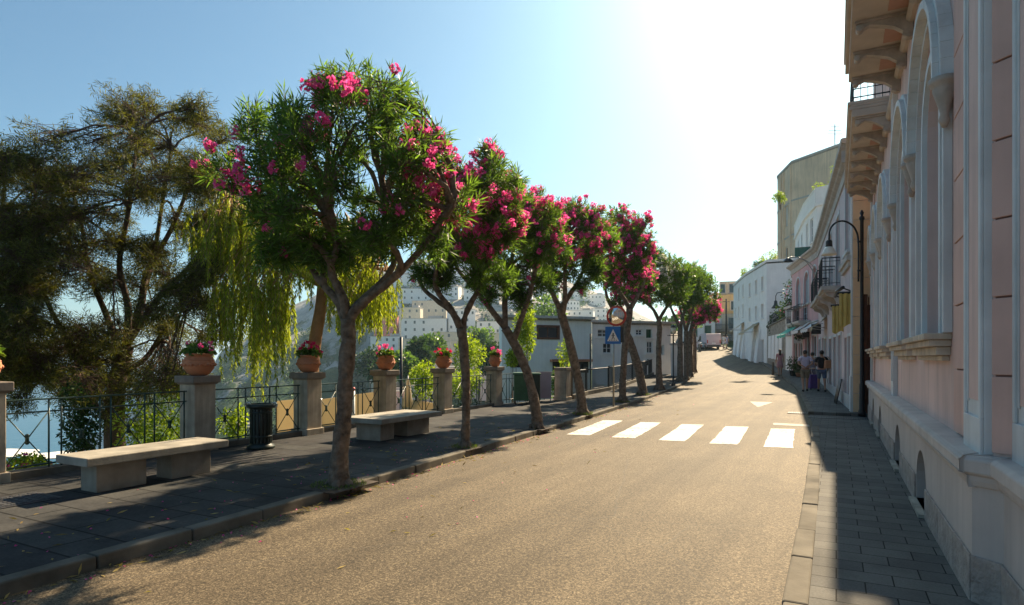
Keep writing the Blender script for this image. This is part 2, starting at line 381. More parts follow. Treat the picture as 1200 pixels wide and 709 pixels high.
strip('pavement', XF, lambda y: XL(y)-KW+.004, -20, 125, .10, M['terrace'], sides=2.6)
def facadeX(y):
    return lerp_tab([(-30, .80), (19.8, .80), (20.3, .6), (31.4, -.3), (39, -.85), (50.5, -3.55), (58, -5.3), (64, -7.3), (75, -10.2), (85, -13.4), (130, -30)], y)
strip('pavement', lambda y: XR(y)+KW-.004, lambda y: facadeX(y)+.4, -20, 15.9, .10, M['slabs'], sides=.3)
strip('pavement', lambda y: XR(y)+KW-.004, lambda y: facadeX(y)+.4, 20.0, 125, .10, M['slabs'], sides=.3)
strip('driveway', lambda y: XR(y)+.05, lambda y: 9.0, 15.9, 20.0, .012, M['slabs'], sides=.2)
def kerb(fx, sgn, ya, yb, seed):
    rnd = random.Random(seed); mb = MB(); y = ya
    while y < yb:
        L = rnd.uniform(.75, 1.15); y2 = min(y+L, yb)
        h = .105+rnd.uniform(-.006, .008); dx = rnd.uniform(-.006, .006); e = .006
        xa, xb = fx(y+e)+dx, fx(y2-e)+dx; za, zb = zg(y), zg(y2)
        w = KW*sgn
        pts = [(xa, y+e, za-.1), (xb, y2-e, zb-.1), (xb+w, y2-e, zb-.1), (xa+w, y+e, za-.1),
               (xa+.012*sgn, y+e, za+h), (xb+.012*sgn, y2-e, zb+h), (xb+w, y2-e, zb+h), (xa+w, y+e, za+h)]
        mb.add(pts, [(3, 2, 1, 0), (4, 5, 6, 7), (0, 1, 5, 4), (1, 2, 6, 5), (2, 3, 7, 6), (3, 0, 4, 7)]); y = y2
    o = struct('kerb', mb, M['kerb'])
    b = o.modifiers.new('bevel', 'BEVEL'); b.width = .015; b.segments = 2
kerb(XL, -1, -15, 110, 1); kerb(XR, 1, -15, 15.9, 2); kerb(XR, 1, 20.0, 110, 3)
# zebra crossing and the other paint
rnd = random.Random(5)
def quad_paint(pts, name='crosswalk_stripe', mt='paint'):
    mb = MB(); n = 10
    (ax, ay), (bx, by), (cx, cy), (dx, dy) = pts     # near left, near right, far right, far left
    vs = []; fs = []
    L = []; Rr = []
    for i in range(n+1):
        t = i/n; j = rnd.uniform(-.012, .012); k = rnd.uniform(-.012, .012)
        vs += [(ax+(dx-ax)*t+j, ay+(dy-ay)*t, zg(ay+(dy-ay)*t)+.005), (bx+(cx-bx)*t+k, by+(cy-by)*t, zg(by+(cy-by)*t)+.005)]
    for i in range(n): fs.append((2*i, 2*i+1, 2*i+3, 2*i+2))
    mb.add(vs, fs); struct(name, mb, M[mt])
for xa, xb, dx in ((-5.27, -4.77, -.3), (-4.24, -3.74, -.3), (-3.22, -2.71, -.25), (-2.21, -1.70, -.2), (-1.22, -.72, -.15)):
    quad_paint([(xa, 12.55), (xb, 12.65), (xb+dx, 16.0), (xa+dx, 15.85)])
quad_paint([(-1.40, 16.75), (-.58, 16.75), (-.62, 17.2), (-1.45, 17.25)], 'stop_line', 'faded_paint')
quad_paint([(-2.36, 22.2), (-2.31, 22.2), (-2.05, 24.4), (-2.85, 24.4)], 'give_way_marking', 'faded_paint')
# drain grate across the side lane
gr = thing('drain_grate', 'long cast iron drain grate across the paved side entrance between the two pavements', 'grate', (.1, 19.3, .02))
for yy in (19.45, 19.05): g = MB(); g.box((.05, yy, .024), (1.5, .04, .02)); g.build('frame_bar', M['metal_grate'], gr)
g = MB()
for i in range(36): g.box((-.68+i*.0415, 19.25, .022), (.018, .36, .014))
g.build('bars', M['metal_grate'], gr)
gr = thing('drain_grate', 'short cast iron drain grate in the road gutter beside the right kerb corner', 'grate', (-1.0, 20.4, .02))
for yy in (20.62, 20.2): g = MB(); g.box((-.95, yy, zg(yy)+.012), (.7, .04, .02)); g.build('frame_bar', M['metal_grate'], gr)
g = MB()
for i in range(14): g.box((-1.27+i*.049, 20.41, zg(20.4)+.010), (.022, .38, .014))
g.build('bars', M['metal_grate'], gr)
mh = thing('manhole_cover', 'dark square iron manhole cover set in the left pavement near the first bench', 'manhole cover', (-8.1, 3.5, .1))
g = MB(); g.box((-8.1, 3.5, .104), (.62, .62, .012)); g.build('rim', M['metal_grate'], mh)
g = MB(); g.box((-8.1, 3.5, .112), (.54, .54, .008))
for i in range(6):
    for j in range(6): g.box((-8.32+i*.088, 3.28+j*.088, .118), (.05, .05, .006))
g.build('lid', M['metal_grate'], mh)

# --- terrain: one sheet from the terrace down to the sea and up the mountain
RIDGE = [(160, 470), (225, 452), (247, 433), (262, 408), (290, 396), (335, 362), (400, 330), (470, 308), (551, 296), (620, 312), (700, 342), (800, 392), (860, 402), (1100, 402)]
def terr(X, Y):
    Dd = X*VF.x+Y*VF.y; xr = X*VR.x+Y*VR.y
    if Dd < 1: px = -9999 if xr < 0 else 9999
    else: px = 600+720*xr/Dd
    base = zg(max(Y, 0))-.35
    d = XF(Y)-X if Y < 130 else XF(130)-X+(Y-130)*.3
    rr = math.hypot(X, Y)
    if d < .25: return base
    n = noise.noise(Vector((X*.05, Y*.05, 0)))*2+noise.noise(Vector((X*.2, Y*.2, 3)))*.5
    z = base-2.2*min(1, (d-.25)/.6)-.30*max(0, d-1)-.25*max(0, d-20)+n*min(1, d/8)
    z = max(z, -36)
    # sea sector
    if px < 230:
        s = min(1, max(0, (rr-60)/800)); k = min(1, (235-px)/60)
        z = z*(1-k)+k*(z-80*s)
        z -= k*max(0, rr-590)*.25
    if px > 160 and Dd > 1:
        yr = lerp_tab(RIDGE, px); zr = CAM_H+(HZ-yr)*760/720
        Db = 300 if px < 430 else 210
        zb = -44 if px < 430 else -24
        if px >= 430: zb = -44+20*min(1, (px-430)/60)
        if Dd > 110:
            if Dd <= Db: t = (Dd-110)/(Db-110); zz = -34*(1-t)+zb*t
            elif Dd <= 760:
                t = (Dd-Db)/(760-Db); t2 = t if px > 430 else t**1.0
                zz = zb+(zr-zb)*t2
                am = (26 if px < 440 else 10)*math.sin(math.pi*min(1, t*1.0))
                q = Vector((X*.006, Y*.006, 1)); zz += am*(noise.fractal(q*1.6, 1.0, 2.0, 6)*.9)
                zz += (4 if px < 440 else 1.5)*noise.fractal(q*10, .8, 2.0, 4)
            else: zz = zr-(Dd-760)*.12
            bl = min(1, (Dd-110)/60); z = z*(1-bl)+zz*bl
        if px < 230: pass
    return max(z, -120)
def build_terrain():
    az = []
    a = -180.0
    while a < 180: az.append(a); a += (.45 if -72 < a < 14 else (2 if -100 < a < 60 else 6))
    rs = [0.0]; r = 3.0
    while r < 26000:
        rs.append(r); r *= (1.022 if r < 950 else 1.25)
    vs = []; fs = []; n = len(az)
    for r in rs:
        for a in az:
            t = R(a); X = r*math.sin(t-0)*1.0; Y = r*math.cos(t)
            vs.append((X, Y, terr(X, Y)))
    for i in range(len(rs)-1):
        for k in range(n): fs.append((i*n+k, i*n+(k+1) % n, (i+1)*n+(k+1) % n, (i+1)*n+k))
    mb = MB(); mb.add(vs, fs, True); return struct('ground', mb, M['terrain'])
build_terrain()
mb = MB(); S = 28000; mb.add([(-S, -S, -88), (S, -S, -88), (S, S, -88), (-S, S, -88)], [(0, 1, 2, 3)]); struct('sea', mb, M['sea'])
# ================================================================ FOLIAGE
def unit(a): return a/np.maximum(np.linalg.norm(a, axis=-1, keepdims=True), 1e-9)
def leaf_cards(P, Dr, L, Wd, rng, droop=0.0, fold=False):
    """lance shaped leaves: P base (N,3), Dr direction, L length, Wd width -> verts, quads"""
    N = len(P); Dr = unit(Dr); rv = unit(rng.normal(size=(N, 3))); sd_ = unit(np.cross(Dr, rv))
    L = np.broadcast_to(L, N)[:, None]; Wd = np.broadcast_to(Wd, N)[:, None]
    mid = P+Dr*L*.45; tip = P+Dr*L; tip[:, 2] -= (droop*L[:, 0])
    v = np.stack([P, mid+sd_*Wd*.5, tip, mid-sd_*Wd*.5], 1).reshape(-1, 3)
    f = np.arange(4*N).reshape(N, 4); return v, f
class Fol:
    def __init__(s): s.v = []; s.f = []; s.n = 0
    def add(s, v, f): s.v.append(v); s.f.append(f+s.n); s.n += len(v)
    def build(s, name, m, parent, label=None):
        if not s.v: return None
        o = np_mesh(name, np.concatenate(s.v), np.concatenate(s.f), m, parent)
        if label: o['label'] = label
        return o
def bez(a, b, c, n):
    return [a*(1-t)**2+b*2*t*(1-t)+c*t*t for t in [i/n for i in range(n+1)]]
def cat(pts, n=5):
    pts = [Vector(p) for p in pts]; P = [pts[0]*2-pts[1]]+pts+[pts[-1]*2-pts[-2]]; out = []
    for i in range(1, len(P)-2):
        for k in range(n):
            t = k/n; a, b, c, d = P[i-1], P[i], P[i+1], P[i+2]
            out.append(.5*((2*b)+(c-a)*t+(2*a-5*b+4*c-d)*t*t+(3*b-a-3*c+d)*t**3))
    out.append(pts[-1]); return out
def limb_tree(mb, forks, lobes, rnd, r0=.07, n2=5, n3=7, spread=1.0, gravity=0, twig=.006, wob=.12):
    """forks: start points with direction; lobes: (centre, radius vec). returns tips [(pos, dir, lobe)]"""
    tips = []
    for li, (c, rad) in enumerate(lobes):
        c = Vector(c); st, sdir = min(forks, key=lambda f: (f[0]-c).length+rnd.uniform(0, .3))
        L = (c-st).length; ctrl = st+sdir*L*.45+Vector((rnd.uniform(-wob, wob), rnd.uniform(-wob, wob), 0))*L
        pts = bez(st, ctrl, c, 9)
        pts = [p+Vector((rnd.gauss(0, .012), rnd.gauss(0, .012), rnd.gauss(0, .012)))*L if 0 < i < 9 else p for i, p in enumerate(pts)]
        rs = [r0*(1-.68*i/9) for i in range(10)]; mb.tube(pts, rs, 7)
        for j in range(n2):
            i0 = rnd.randint(4, 9); s2 = pts[i0]
            while True:
                d = Vector((rnd.uniform(-1, 1), rnd.uniform(-1, 1), rnd.uniform(-1, 1)))
                if .2 < d.length < 1: break
            e2 = c+Vector((d.x*rad[0], d.y*rad[1], d.z*rad[2]))*.62
            l2 = (e2-s2).length; pp = bez(s2, s2+(e2-s2)*.5+Vector((0, 0, (.12-gravity)*l2)), e2, 5)
            r2 = rs[i0]*.55; mb.tube(pp, [max(twig, r2*(1-.7*i/5)) for i in range(6)], 5)
            for k in range(n3):
                s3 = pp[rnd.randint(2, 5)]
                while True:
                    d3 = Vector((rnd.uniform(-1, 1), rnd.uniform(-1, 1), rnd.uniform(-1, 1)))
                    if .35 < d3.length < 1: break
                e3 = c+Vector((d3.x*rad[0], d3.y*rad[1], d3.z*rad[2]))*spread
                e3 = e3.lerp(s3, .25 if spread < 1.2 else .05)
                mid = s3.lerp(e3, .5)+Vector((0, 0, (.06-gravity)*(e3-s3).length))
                mb.tube([s3, mid, e3], [twig, twig*.8, twig*.45], 3, cap=False)
                tips.append((e3, (e3-mid).normalized(), li))
    return tips
def sprays(tips, rng, leaves, L, Wd, stem=.22, ang=.75, up=.5, jitter=.3):
    """oleander type sprays: leaves in whorls around each shoot"""
    T = np.array([t[0] for t in tips]); Dm = np.array([t[1] for t in tips]); n = len(T)
    Dm = unit(Dm+np.array([0, 0, up])+rng.normal(size=(n, 3))*jitter)
    idx = np.repeat(np.arange(n), leaves); k = np.tile(np.arange(leaves), n)
    a = unit(np.cross(Dm, np.array([.3, .2, .9]))); b = np.cross(Dm, a)
    th = k*2.4+rng.uniform(0, 6.28, n)[idx]; f = (k+.5)/leaves
    base = T[idx]-Dm[idx]*(stem*(1-f))[:, None]
    el = (ang*(1.25-.75*f))+rng.normal(size=len(f))*.15
    d = Dm[idx]*np.cos(el)[:, None]+(a[idx]*np.cos(th)[:, None]+b[idx]*np.sin(th)[:, None])*np.sin(el)[:, None]
    return leaf_cards(base, d, L*rng.uniform(.7, 1.15, len(f)), Wd*rng.uniform(.8, 1.2, len(f)), rng, droop=.05)
def florets(C, rng, per, rad, size, petals=5):
    n = len(C); idx = np.repeat(np.arange(n), per)
    off = unit(rng.normal(size=(n*per, 3)))*rad*rng.uniform(.3, 1, (n*per, 1))
    P = np.asarray(C)[idx]+off; ax = unit(off+rng.normal(size=off.shape)*.35*rad)
    a = unit(np.cross(ax, np.array([.31, .17, .93]))); b = np.cross(ax, a)
    vs = []; fs = []; N = len(P)
    for k in range(petals):
        t = 2*math.pi*k/petals+rng.uniform(0, .3, N)
        d = a*np.cos(t)[:, None]+b*np.sin(t)[:, None]+ax*.45; d = unit(d); s_ = unit(np.cross(d, ax))
        sz = (size*rng.uniform(.75, 1.2, N))[:, None]
        v = np.stack([P, P+d*sz*.6+s_*sz*.42, P+d*sz, P+d*sz*.6-s_*sz*.42], 1).reshape(-1, 3)
        vs.append(v); fs.append(np.arange(4*N).reshape(N, 4)+4*N*k)
    return np.concatenate(vs), np.concatenate(fs)
def proj(p):
    p = Vector(p); Dd = p.x*VF.x+p.y*VF.y; return 600+FPX*(p.x*VR.x+p.y*VR.y)/Dd, HZ-(p.z-CAM_H)*FPX/Dd

def oleander(label, D, base, trunk, rads, limbs, crown, lobes_n, tipsN, leaves, L, Wd, seed, blobs=(), every=.04, fmat='pink', fsize=.032, per=17, lobe_r=.5, fcat='tree', r0=.06, leafm='oleander', extra=()):
    """base/trunk/limbs given as (px, py) bearings at depth D; crown=(px, py, rx, rz, ry) metres"""
    rnd = random.Random(seed); rng = np.random.default_rng(seed)
    p0 = W(base[0], D); p0.z = zg(p0.y)+.1
    root = thing('oleander_tree', label, 'tree', p0, 0, 'oleander trees along the pavement kerb')
    tr = [p0-Vector((0, 0, .06))]+[V(a, b, D) for a, b in trunk]
    path = cat(tr, 5); m = len(path); rr = []
    for i in range(m):
        t = i/(m-1)*(len(rads)-1); a = int(min(t, len(rads)-2)); rr.append((rads[a]+(rads[a+1]-rads[a])*(t-a))*(1+rnd.uniform(-.07, .07)))
    mb = MB(); mb.tube(path, rr, 14)
    for i in range(5):   # burls and roots
        a = rnd.uniform(0, 6.28); q = path[1]; mb.tube([q+Vector((0, 0, .12)), q+Vector((math.cos(a)*rads[0]*1.0, math.sin(a)*rads[0]*1.0, -.0)), p0+Vector((math.cos(a)*rads[0]*1.7, math.sin(a)*rads[0]*1.7, -.06))], [rads[0]*.5, rads[0]*.4, rads[0]*.2], 6)
    top = path[-1]; forks = [(top, (path[-1]-path[-3]).normalized())]
    for lb in limbs:
        dd = lb[2] if len(lb) > 2 else 0
        q = [V(a, b, D+dd*(i+1)/len(lb[1])) for i, (a, b) in enumerate(lb[1])]
        start = path[-1] if lb[0] == 'top' else path[int(lb[0]*(m-1))]
        pl = cat([start]+q, 5); rs = [rads[-1]*.75*(1-.6*i/(len(pl)-1)) for i in range(len(pl))]
        mb.tube(pl, rs, 10); forks.append((pl[-1], (pl[-1]-pl[-3]).normalized())); forks.append((pl[len(pl)//2], (pl[-1]-pl[len(pl)//2]).normalized()))
    cx, cy, rx, rz, ry = crown; cc = V(cx, cy, D)
    lobes = []
    for i in range(lobes_n):
        g = (i+.5)/lobes_n; ph = i*2.399963+seed; zz = 1-2*g
        zz = zz*.95; q = math.sqrt(max(0, 1-zz*zz)); s_ = rnd.uniform(.55, .80)
        d = VR*(math.cos(ph)*q*rx*s_)+VF*(math.sin(ph)*q*ry*s_)+Vector((0, 0, zz*rz*s_))
        lr = lobe_r*rnd.uniform(.8, 1.25); lobes.append((cc+d, (lr, lr, lr*.9)))
    for (a, b, r_) in extra: lobes.append((V(a, b, D), (r_, r_, r_)))
    n2 = 4; n3 = max(3, round(tipsN/(len(lobes)*n2)))
    tips = limb_tree(mb, forks[1:] if len(forks) > 1 else forks, lobes, rnd, r0=r0, n2=n2, n3=n3, spread=1.0)
    mb.v = [tuple(Vector(v)+noise.noise_vector(Vector(v)*8)*.016+noise.noise_vector(Vector(v)*22)*.007) if v[2] < top.z+.8 else v for v in mb.v]
    mb.build('trunk', M['bark'], root)
    f = Fol(); f.add(*sprays(tips, rng, leaves, L, Wd, stem=L*1.5))
    crown_o = f.build('crown', M[leafm], root)
    # flower trusses at the shoot ends
    C = []
    for t in tips:
        p = t[0]; px, py = proj(p); pr = every
        for (bx, by, br, w) in blobs:
            if (px-bx)**2+(py-by)**2 < br*br: pr = max(pr, w)
        if rnd.random() < pr: C.append(p+t[1]*.06+Vector((0, 0, .03)))
    if C:
        f = Fol(); f.add(*florets(C, rng, per, .045+fsize, fsize)); f.build('flowers', M[fmat], root)
    return root
def tuft(pos, r, n, h, seed, label):
    rng = np.random.default_rng(seed); a = rng.uniform(0, 6.28, n); q = r*np.sqrt(rng.uniform(0.15, 1, n))
    P = np.stack([pos[0]+q*np.cos(a), pos[1]+q*np.sin(a), np.full(n, pos[2])], 1)
    d = np.stack([rng.normal(size=n)*.5, rng.normal(size=n)*.5, np.ones(n)], 1)
    f = Fol(); f.add(*leaf_cards(P, d, h*rng.uniform(.5, 1.2, n), .008, rng, .2))
    o = f.build('grass_tuft', M['grass'], None); o['kind'] = 'stuff'; o['label'] = label; o['category'] = 'grass'
def pit(x, y, s=.5):
    mb = MB(); mb.box((x, y, zg(y)+.1005), (s, s*1.3, .012)); struct('tree_pit', mb, M['soil'])

K = 'pink oleander tree '
oleander('large pink oleander street tree with a thick forked trunk, nearest to the camera', 7.7, (397, 570), [(398, 535), (403, 490), (405, 440), (408, 400), (408, 374)], [.14, .108, .10, .095, .092, .09],
    [('top', [(400, 345), (388, 318), (394, 290), (390, 270)], -.1), ('top', [(425, 352), (448, 330), (462, 305), (458, 270)], .25), (.96, [(396, 352), (380, 335), (362, 310), (340, 275)], .3), ('top', [(430, 350), (462, 325), (495, 290), (520, 255)], -.2)],
    (405, 212, 1.68, 1.42, 1.45), 34, 1800, 14, .175, .019, 11,
    [(262, 205, 32, .5), (272, 175, 18, .4), (370, 150, 13, .6), (372, 108, 14, .5), (408, 108, 16, .55), (495, 180, 26, .4), (500, 215, 26, .3), (455, 240, 18, .2), (488, 137, 12, .4), (525, 240, 30, .4)], .012, lobe_r=.48, r0=.05,
    extra=[(262, 200, .42), (420, 92, .42), (385, 100, .3), (470, 118, .42), (300, 140, .36), (335, 285, .42), (320, 300, .35), (375, 300, .36), (400, 290, .4), (440, 280, .4), (350, 240, .45), (500, 285, .42), (465, 262, .4), (500, 165, .42), (540, 235, .45)])
oleander('pink oleander street tree with a knotted trunk bending left over the second bench', 10.9, (545, 525), [(546, 490), (546, 450), (543, 405), (540, 385)], [.095, .075, .075, .085, .085],
    [('top', [(532, 368), (512, 352), (494, 335), (486, 305)], .3), (.75, [(545, 370), (560, 340), (570, 305), (575, 270)], .4), ('top', [(528, 362), (510, 335), (515, 300), (520, 270)], -.3)],
    (548, 252, 1.2, 1.2, 1.15), 22, 1250, 15, .175, .020, 22,
    [(560, 265, 40, .5), (545, 205, 34, .4), (590, 250, 30, .5), (525, 230, 20, .4), (560, 180, 20, .15)], .02, lobe_r=.48, r0=.045, extra=[(572, 180, .35), (495, 320, .4), (600, 262, .35), (520, 325, .4), (560, 320, .4), (590, 325, .35)])
oleander('pink oleander street tree with a trunk leaning hard left in front of the green bin', 13.9, (631, 502), [(626, 470), (617, 435), (604, 405), (592, 385)], [.135, .108, .10, .105, .10],
    [('top', [(575, 362), (556, 338), (536, 315), (530, 290)], .2), ('top', [(592, 350), (598, 320), (602, 285), (605, 255)], .4), (.8, [(612, 370), (622, 340), (630, 300), (632, 270)], -.4)],
    (603, 272, 1.45, 1.4, 1.4), 24, 1300, 15, .18, .022, 33,
    [(640, 245, 30, .45), (585, 225, 25, .4), (650, 275, 20, .35), (610, 210, 16, .2)], .03, lobe_r=.55, r0=.05, extra=[(612, 350, .4), (597, 215, .4), (560, 325, .45), (600, 335, .45), (635, 330, .45), (570, 345, .35)])
oleander('pink oleander street tree with a stout trunk just before the round traffic mirror', 17.2, (683, 486), [(680, 460), (672, 420), (663, 385), (656, 362)], [.155, .13, .12, .12, .115],
    [('top', [(648, 345), (638, 325), (630, 300)], .2), ('top', [(668, 345), (680, 325), (690, 300)], .4), (.9, [(662, 350), (662, 320), (665, 280)], -.4)],
    (668, 280, 1.45, 1.5, 1.45), 24, 1150, 15, .18, .026, 44,
    [(672, 260, 38, .34), (690, 280, 26, .36), (650, 240, 26, .3), (665, 300, 16, .25)], .04, lobe_r=.58, r0=.055, per=17, fsize=.038, extra=[(650, 330, .45), (685, 335, .45), (640, 310, .45), (700, 320, .4)])
oleander('densely flowering pink oleander street tree behind the blue crossing sign', 21.7, (729, 471), [(730, 445), (732, 410), (736, 380), (738, 362)], [.14, .115, .11, .12, .12],
    [('top', [(728, 345), (715, 325), (700, 305)], .2), ('top', [(748, 345), (755, 325), (752, 300)], .4)],
    (722, 292, 1.55, 1.7, 1.5), 22, 1200, 15, .16, .034, 55,
    [(715, 270, 50, .30), (735, 295, 45, .33), (745, 285, 35, .38)], .05, lobe_r=.65, r0=.06, per=16, fsize=.042, extra=[(745, 285, .5), (740, 325, .5)])
oleander('pink oleander street tree leaning left beyond the crossing sign', 25.2, (754, 463), [(750, 440), (741, 408), (732, 385)], [.19, .17, .16, .15],
    [('top', [(722, 368), (712, 350), (708, 330)], .2), ('top', [(738, 365), (748, 345), (752, 325)], .4)],
    (738, 328, 1.25, 1.25, 1.3), 14, 700, 14, .17, .038, 66, [(740, 325, 34, .35)], .08, lobe_r=.6, r0=.06, per=12, fsize=.045, leafm='oleander')
oleander('white flowering oleander street tree with an upright trunk beside the slim lamp post', 28.3, (773, 457), [(772, 430), (772, 405), (773, 385), (772, 375)], [.17, .13, .12, .12, .12],
    [('top', [(765, 362), (755, 352), (750, 335)], .2), ('top', [(780, 362), (788, 350), (792, 330)], .4)],
    (777, 327, 1.45, 1.5, 1.5), 18, 850, 13, .18, .042, 77, [(775, 320, 18, .5)], .03, fmat='white_petal', lobe_r=.68, r0=.06, per=10, fsize=.045, leafm='oleander_light', extra=[(770, 297, .5)])
oleander('first of the four slim oleander trunks clumped at the bend, green without flowers', 34.5, (797, 448), [(797, 425), (797, 400), (797, 385)], [.17, .15, .14, .13],
    [('top', [(788, 365), (782, 350)], .2), ('top', [(803, 362), (810, 345)], .4)],
    (800, 337, 1.5, 1.4, 1.5), 16, 700, 12, .19, .048, 88, [], .02, lobe_r=.75, r0=.07, fmat='white_petal', leafm='oleander_light')
oleander('second oleander in the clump at the bend, broad green crown reaching over the road', 36.5, (804, 445), [(804, 425), (804, 400), (804, 388)], [.15, .14, .13, .13],
    [('top', [(798, 365), (795, 350)], .2), ('top', [(812, 362), (820, 345)], .4)],
    (813, 335, 1.35, 1.45, 1.5), 16, 700, 12, .19, .05, 99, [], .02, lobe_r=.75, r0=.07, fmat='white_petal', leafm='oleander_light')
oleander('dark pink flowering oleander in the clump at the bend, overhanging the road', 39.5, (809, 441), [(809, 420), (809, 400), (809, 388)], [.17, .15, .14, .13],
    [('top', [(818, 372), (828, 362)], .2), ('top', [(812, 370), (805, 362)], .4)],
    (824, 363, 1.5, 1.0, 1.5), 14, 600, 12, .19, .05, 111, [(835, 360, 26, .45), (815, 365, 22, .2)], .06, lobe_r=.65, r0=.07, per=14, fsize=.055)
oleander('last and farthest oleander tree of the clump at the bend', 44, (814, 436), [(814, 418), (814, 400), (813, 390)], [.15, .14, .13, .12],
    [('top', [(818, 378), (822, 368)], .2)], (812, 368, 1.2, .9, 1.3), 8, 200, 12, .2, .055, 122, [(815, 365, 25, .4)], .2, lobe_r=.7, r0=.07, per=10, fsize=.055)
for (px, D, s) in ((397, 7.7, .62), (545, 10.9, .5), (631, 13.9, .5), (683, 17.2, .5), (729, 21.7, .5), (754, 25.2, .5), (773, 28.3, .5)):
    p = W(px, D); pit(p.x, p.y, s)
for (px, D, r, n, h, sd_, lb) in ((397, 7.7, .34, 500, .05, 1, 'low grass and weeds around the foot of the nearest oleander'), (545, 10.9, .24, 260, .09, 2, 'bright grass tuft at the foot of the second oleander'),
        (683, 17.2, .3, 300, .12, 3, 'grass tuft at the foot of the fourth oleander'), (729, 21.7, .3, 260, .1, 4, 'grass tuft at the foot of the fifth oleander'), (754, 25.2, .35, 200, .13, 5, 'grass tuft at the foot of the sixth oleander')):
    p = W(px, D); tuft((p.x, p.y, zg(p.y)+.105), r, n, h, sd_, lb)

# ---- big dark tree beyond the railing
def big_tree(label, D, pts, rads, limbs, lobes, tipsN, seed, dens=26):
    rnd = random.Random(seed); rng = np.random.default_rng(seed)
    p0 = V(*pts[0], D); root = thing('evergreen_tree', label, 'tree', (p0.x, p0.y, terr(p0.x, p0.y)))
    path = cat([Vector((p0.x, p0.y, terr(p0.x, p0.y)-.3))]+[V(a, b, D) for a, b in pts], 5); m = len(path)
    mb = MB(); mb.tube(path, [rads[0]+(rads[1]-rads[0])*i/(m-1) for i in range(m)], 12)
    forks = []
    for (t, q, dd, r) in limbs:
        st = path[int(t*(m-1))]; pl = cat([st]+[V(a, b, D+dd*(i+1)/len(q)) for i, (a, b) in enumerate(q)], 5)
        mb.tube(pl, [r*(1-.62*i/(len(pl)-1)) for i in range(len(pl))], 9)
        for k in (.35, .55, .75, 1): j = int(k*(len(pl)-1)); forks.append((pl[j], (pl[j]-pl[max(0, j-2)]).normalized()))
    LB = [(V(a, b, D+dd), (r, r, r*.75)) for (a, b, r, dd) in lobes]
    n2 = 5; n3 = max(4, round(tipsN/(len(LB)*n2)))
    tips = limb_tree(mb, forks, LB, rnd, r0=.035, n2=n2, n3=n3, twig=.006, spread=1.38)
    mb.build('trunk', M['bark_dark'], root)
    f = Fol(); f.add(*sprays(tips, rng, dens, .15, .016, stem=.34, ang=.8, up=.2, jitter=.6)); f.build('crown', M['dryleaf'], root)
rnd = random.Random(3)
lobes = []
for (a, b, r) in [(160, 135, .55), (130, 165, .6), (185, 160, .6), (210, 145, .5), (225, 190, .6), (255, 175, .45), (95, 190, .6), (60, 185, .55), (40, 215, .55), (80, 230, .6), (150, 210, .6), (190, 220, .5), (250, 225, .5), (265, 260, .5), (225, 265, .45),
        (110, 265, .6), (60, 275, .6), (25, 260, .55), (150, 270, .45), (200, 300, .45), (90, 320, .6), (50, 340, .6), (140, 340, .55), (110, 380, .7), (60, 400, .7), (160, 385, .7), (200, 360, .5), (185, 430, .65), (130, 430, .8), (80, 455, .55), (215, 400, .5), (235, 330, .4), (100, 410, .6), (150, 455, .6), (60, 430, .55), (200, 335, .4), (15, 400, .6), (40, 300, .5), (120, 210, .5), (250, 300, .35), (215, 455, .5), (30, 460, .5), (120, 470, .6), (170, 300, .5), (70, 130+120, .5), (0, 350, .6), (240, 380, .4)]:
    for k in range(3): lobes.append((a+rnd.uniform(-30, 26), b+rnd.uniform(-22, 22), r*.9*rnd.uniform(.8, 1.2), rnd.uniform(-2.0, 2.0)))
big_tree('tall dark evergreen tree with a broad brownish backlit crown beyond the railing', 14.5, [(136, 560), (134, 500), (137, 450), (148, 405)], (.27, .17),
    [(1, [(165, 360), (172, 320), (200, 270), (225, 210)], .8, .10), (1, [(150, 360), (140, 310), (150, 250), (160, 170)], -.6, .09), (.9, [(125, 370), (105, 320), (95, 260), (80, 210)], .5, .08),
     (1, [(185, 350), (215, 320), (245, 280), (260, 230)], -.8, .08), (.75, [(110, 440), (80, 400), (50, 340), (35, 270)], -.9, .08), (.8, [(170, 420), (190, 390), (215, 350), (240, 330)], .9, .07), (1, [(160, 370), (180, 300), (190, 240), (200, 180)], 1.2, .08), (.5, [(100, 465), (75, 450), (55, 430)], -.5, .08)],
    lobes, 9500, 5, 14)
lobes = []
for (a, b, r) in [(-20, 190, .6), (10, 200, .55), (-30, 260, .7), (5, 260, .6), (-15, 330, .7), (20, 345, .6), (-10, 400, .7), (25, 300, .5), (20, 385, .6), (0, 440, .4), (30, 430, .5), (-70, 300, .9), (-70, 380, .9), (-60, 220, .8)]:
    for k in range(2): lobes.append((a+rnd.uniform(-12, 12), b+rnd.uniform(-10, 10), r*1.0, rnd.uniform(-1.5, 1.5)))
big_tree('dark evergreen tree cut off by the left edge of the photo beyond the railing', 13.5, [(-50, 560), (-52, 500), (-45, 440), (-35, 400)], (.28, .2),
    [(1, [(-20, 350), (-5, 290), (5, 230)], .6, .09), (1, [(-50, 340), (-60, 280), (-40, 210)], -.5, .12), (.8, [(-10, 400), (10, 360), (25, 320)], -.6, .09)], lobes, 3800, 6, 14)

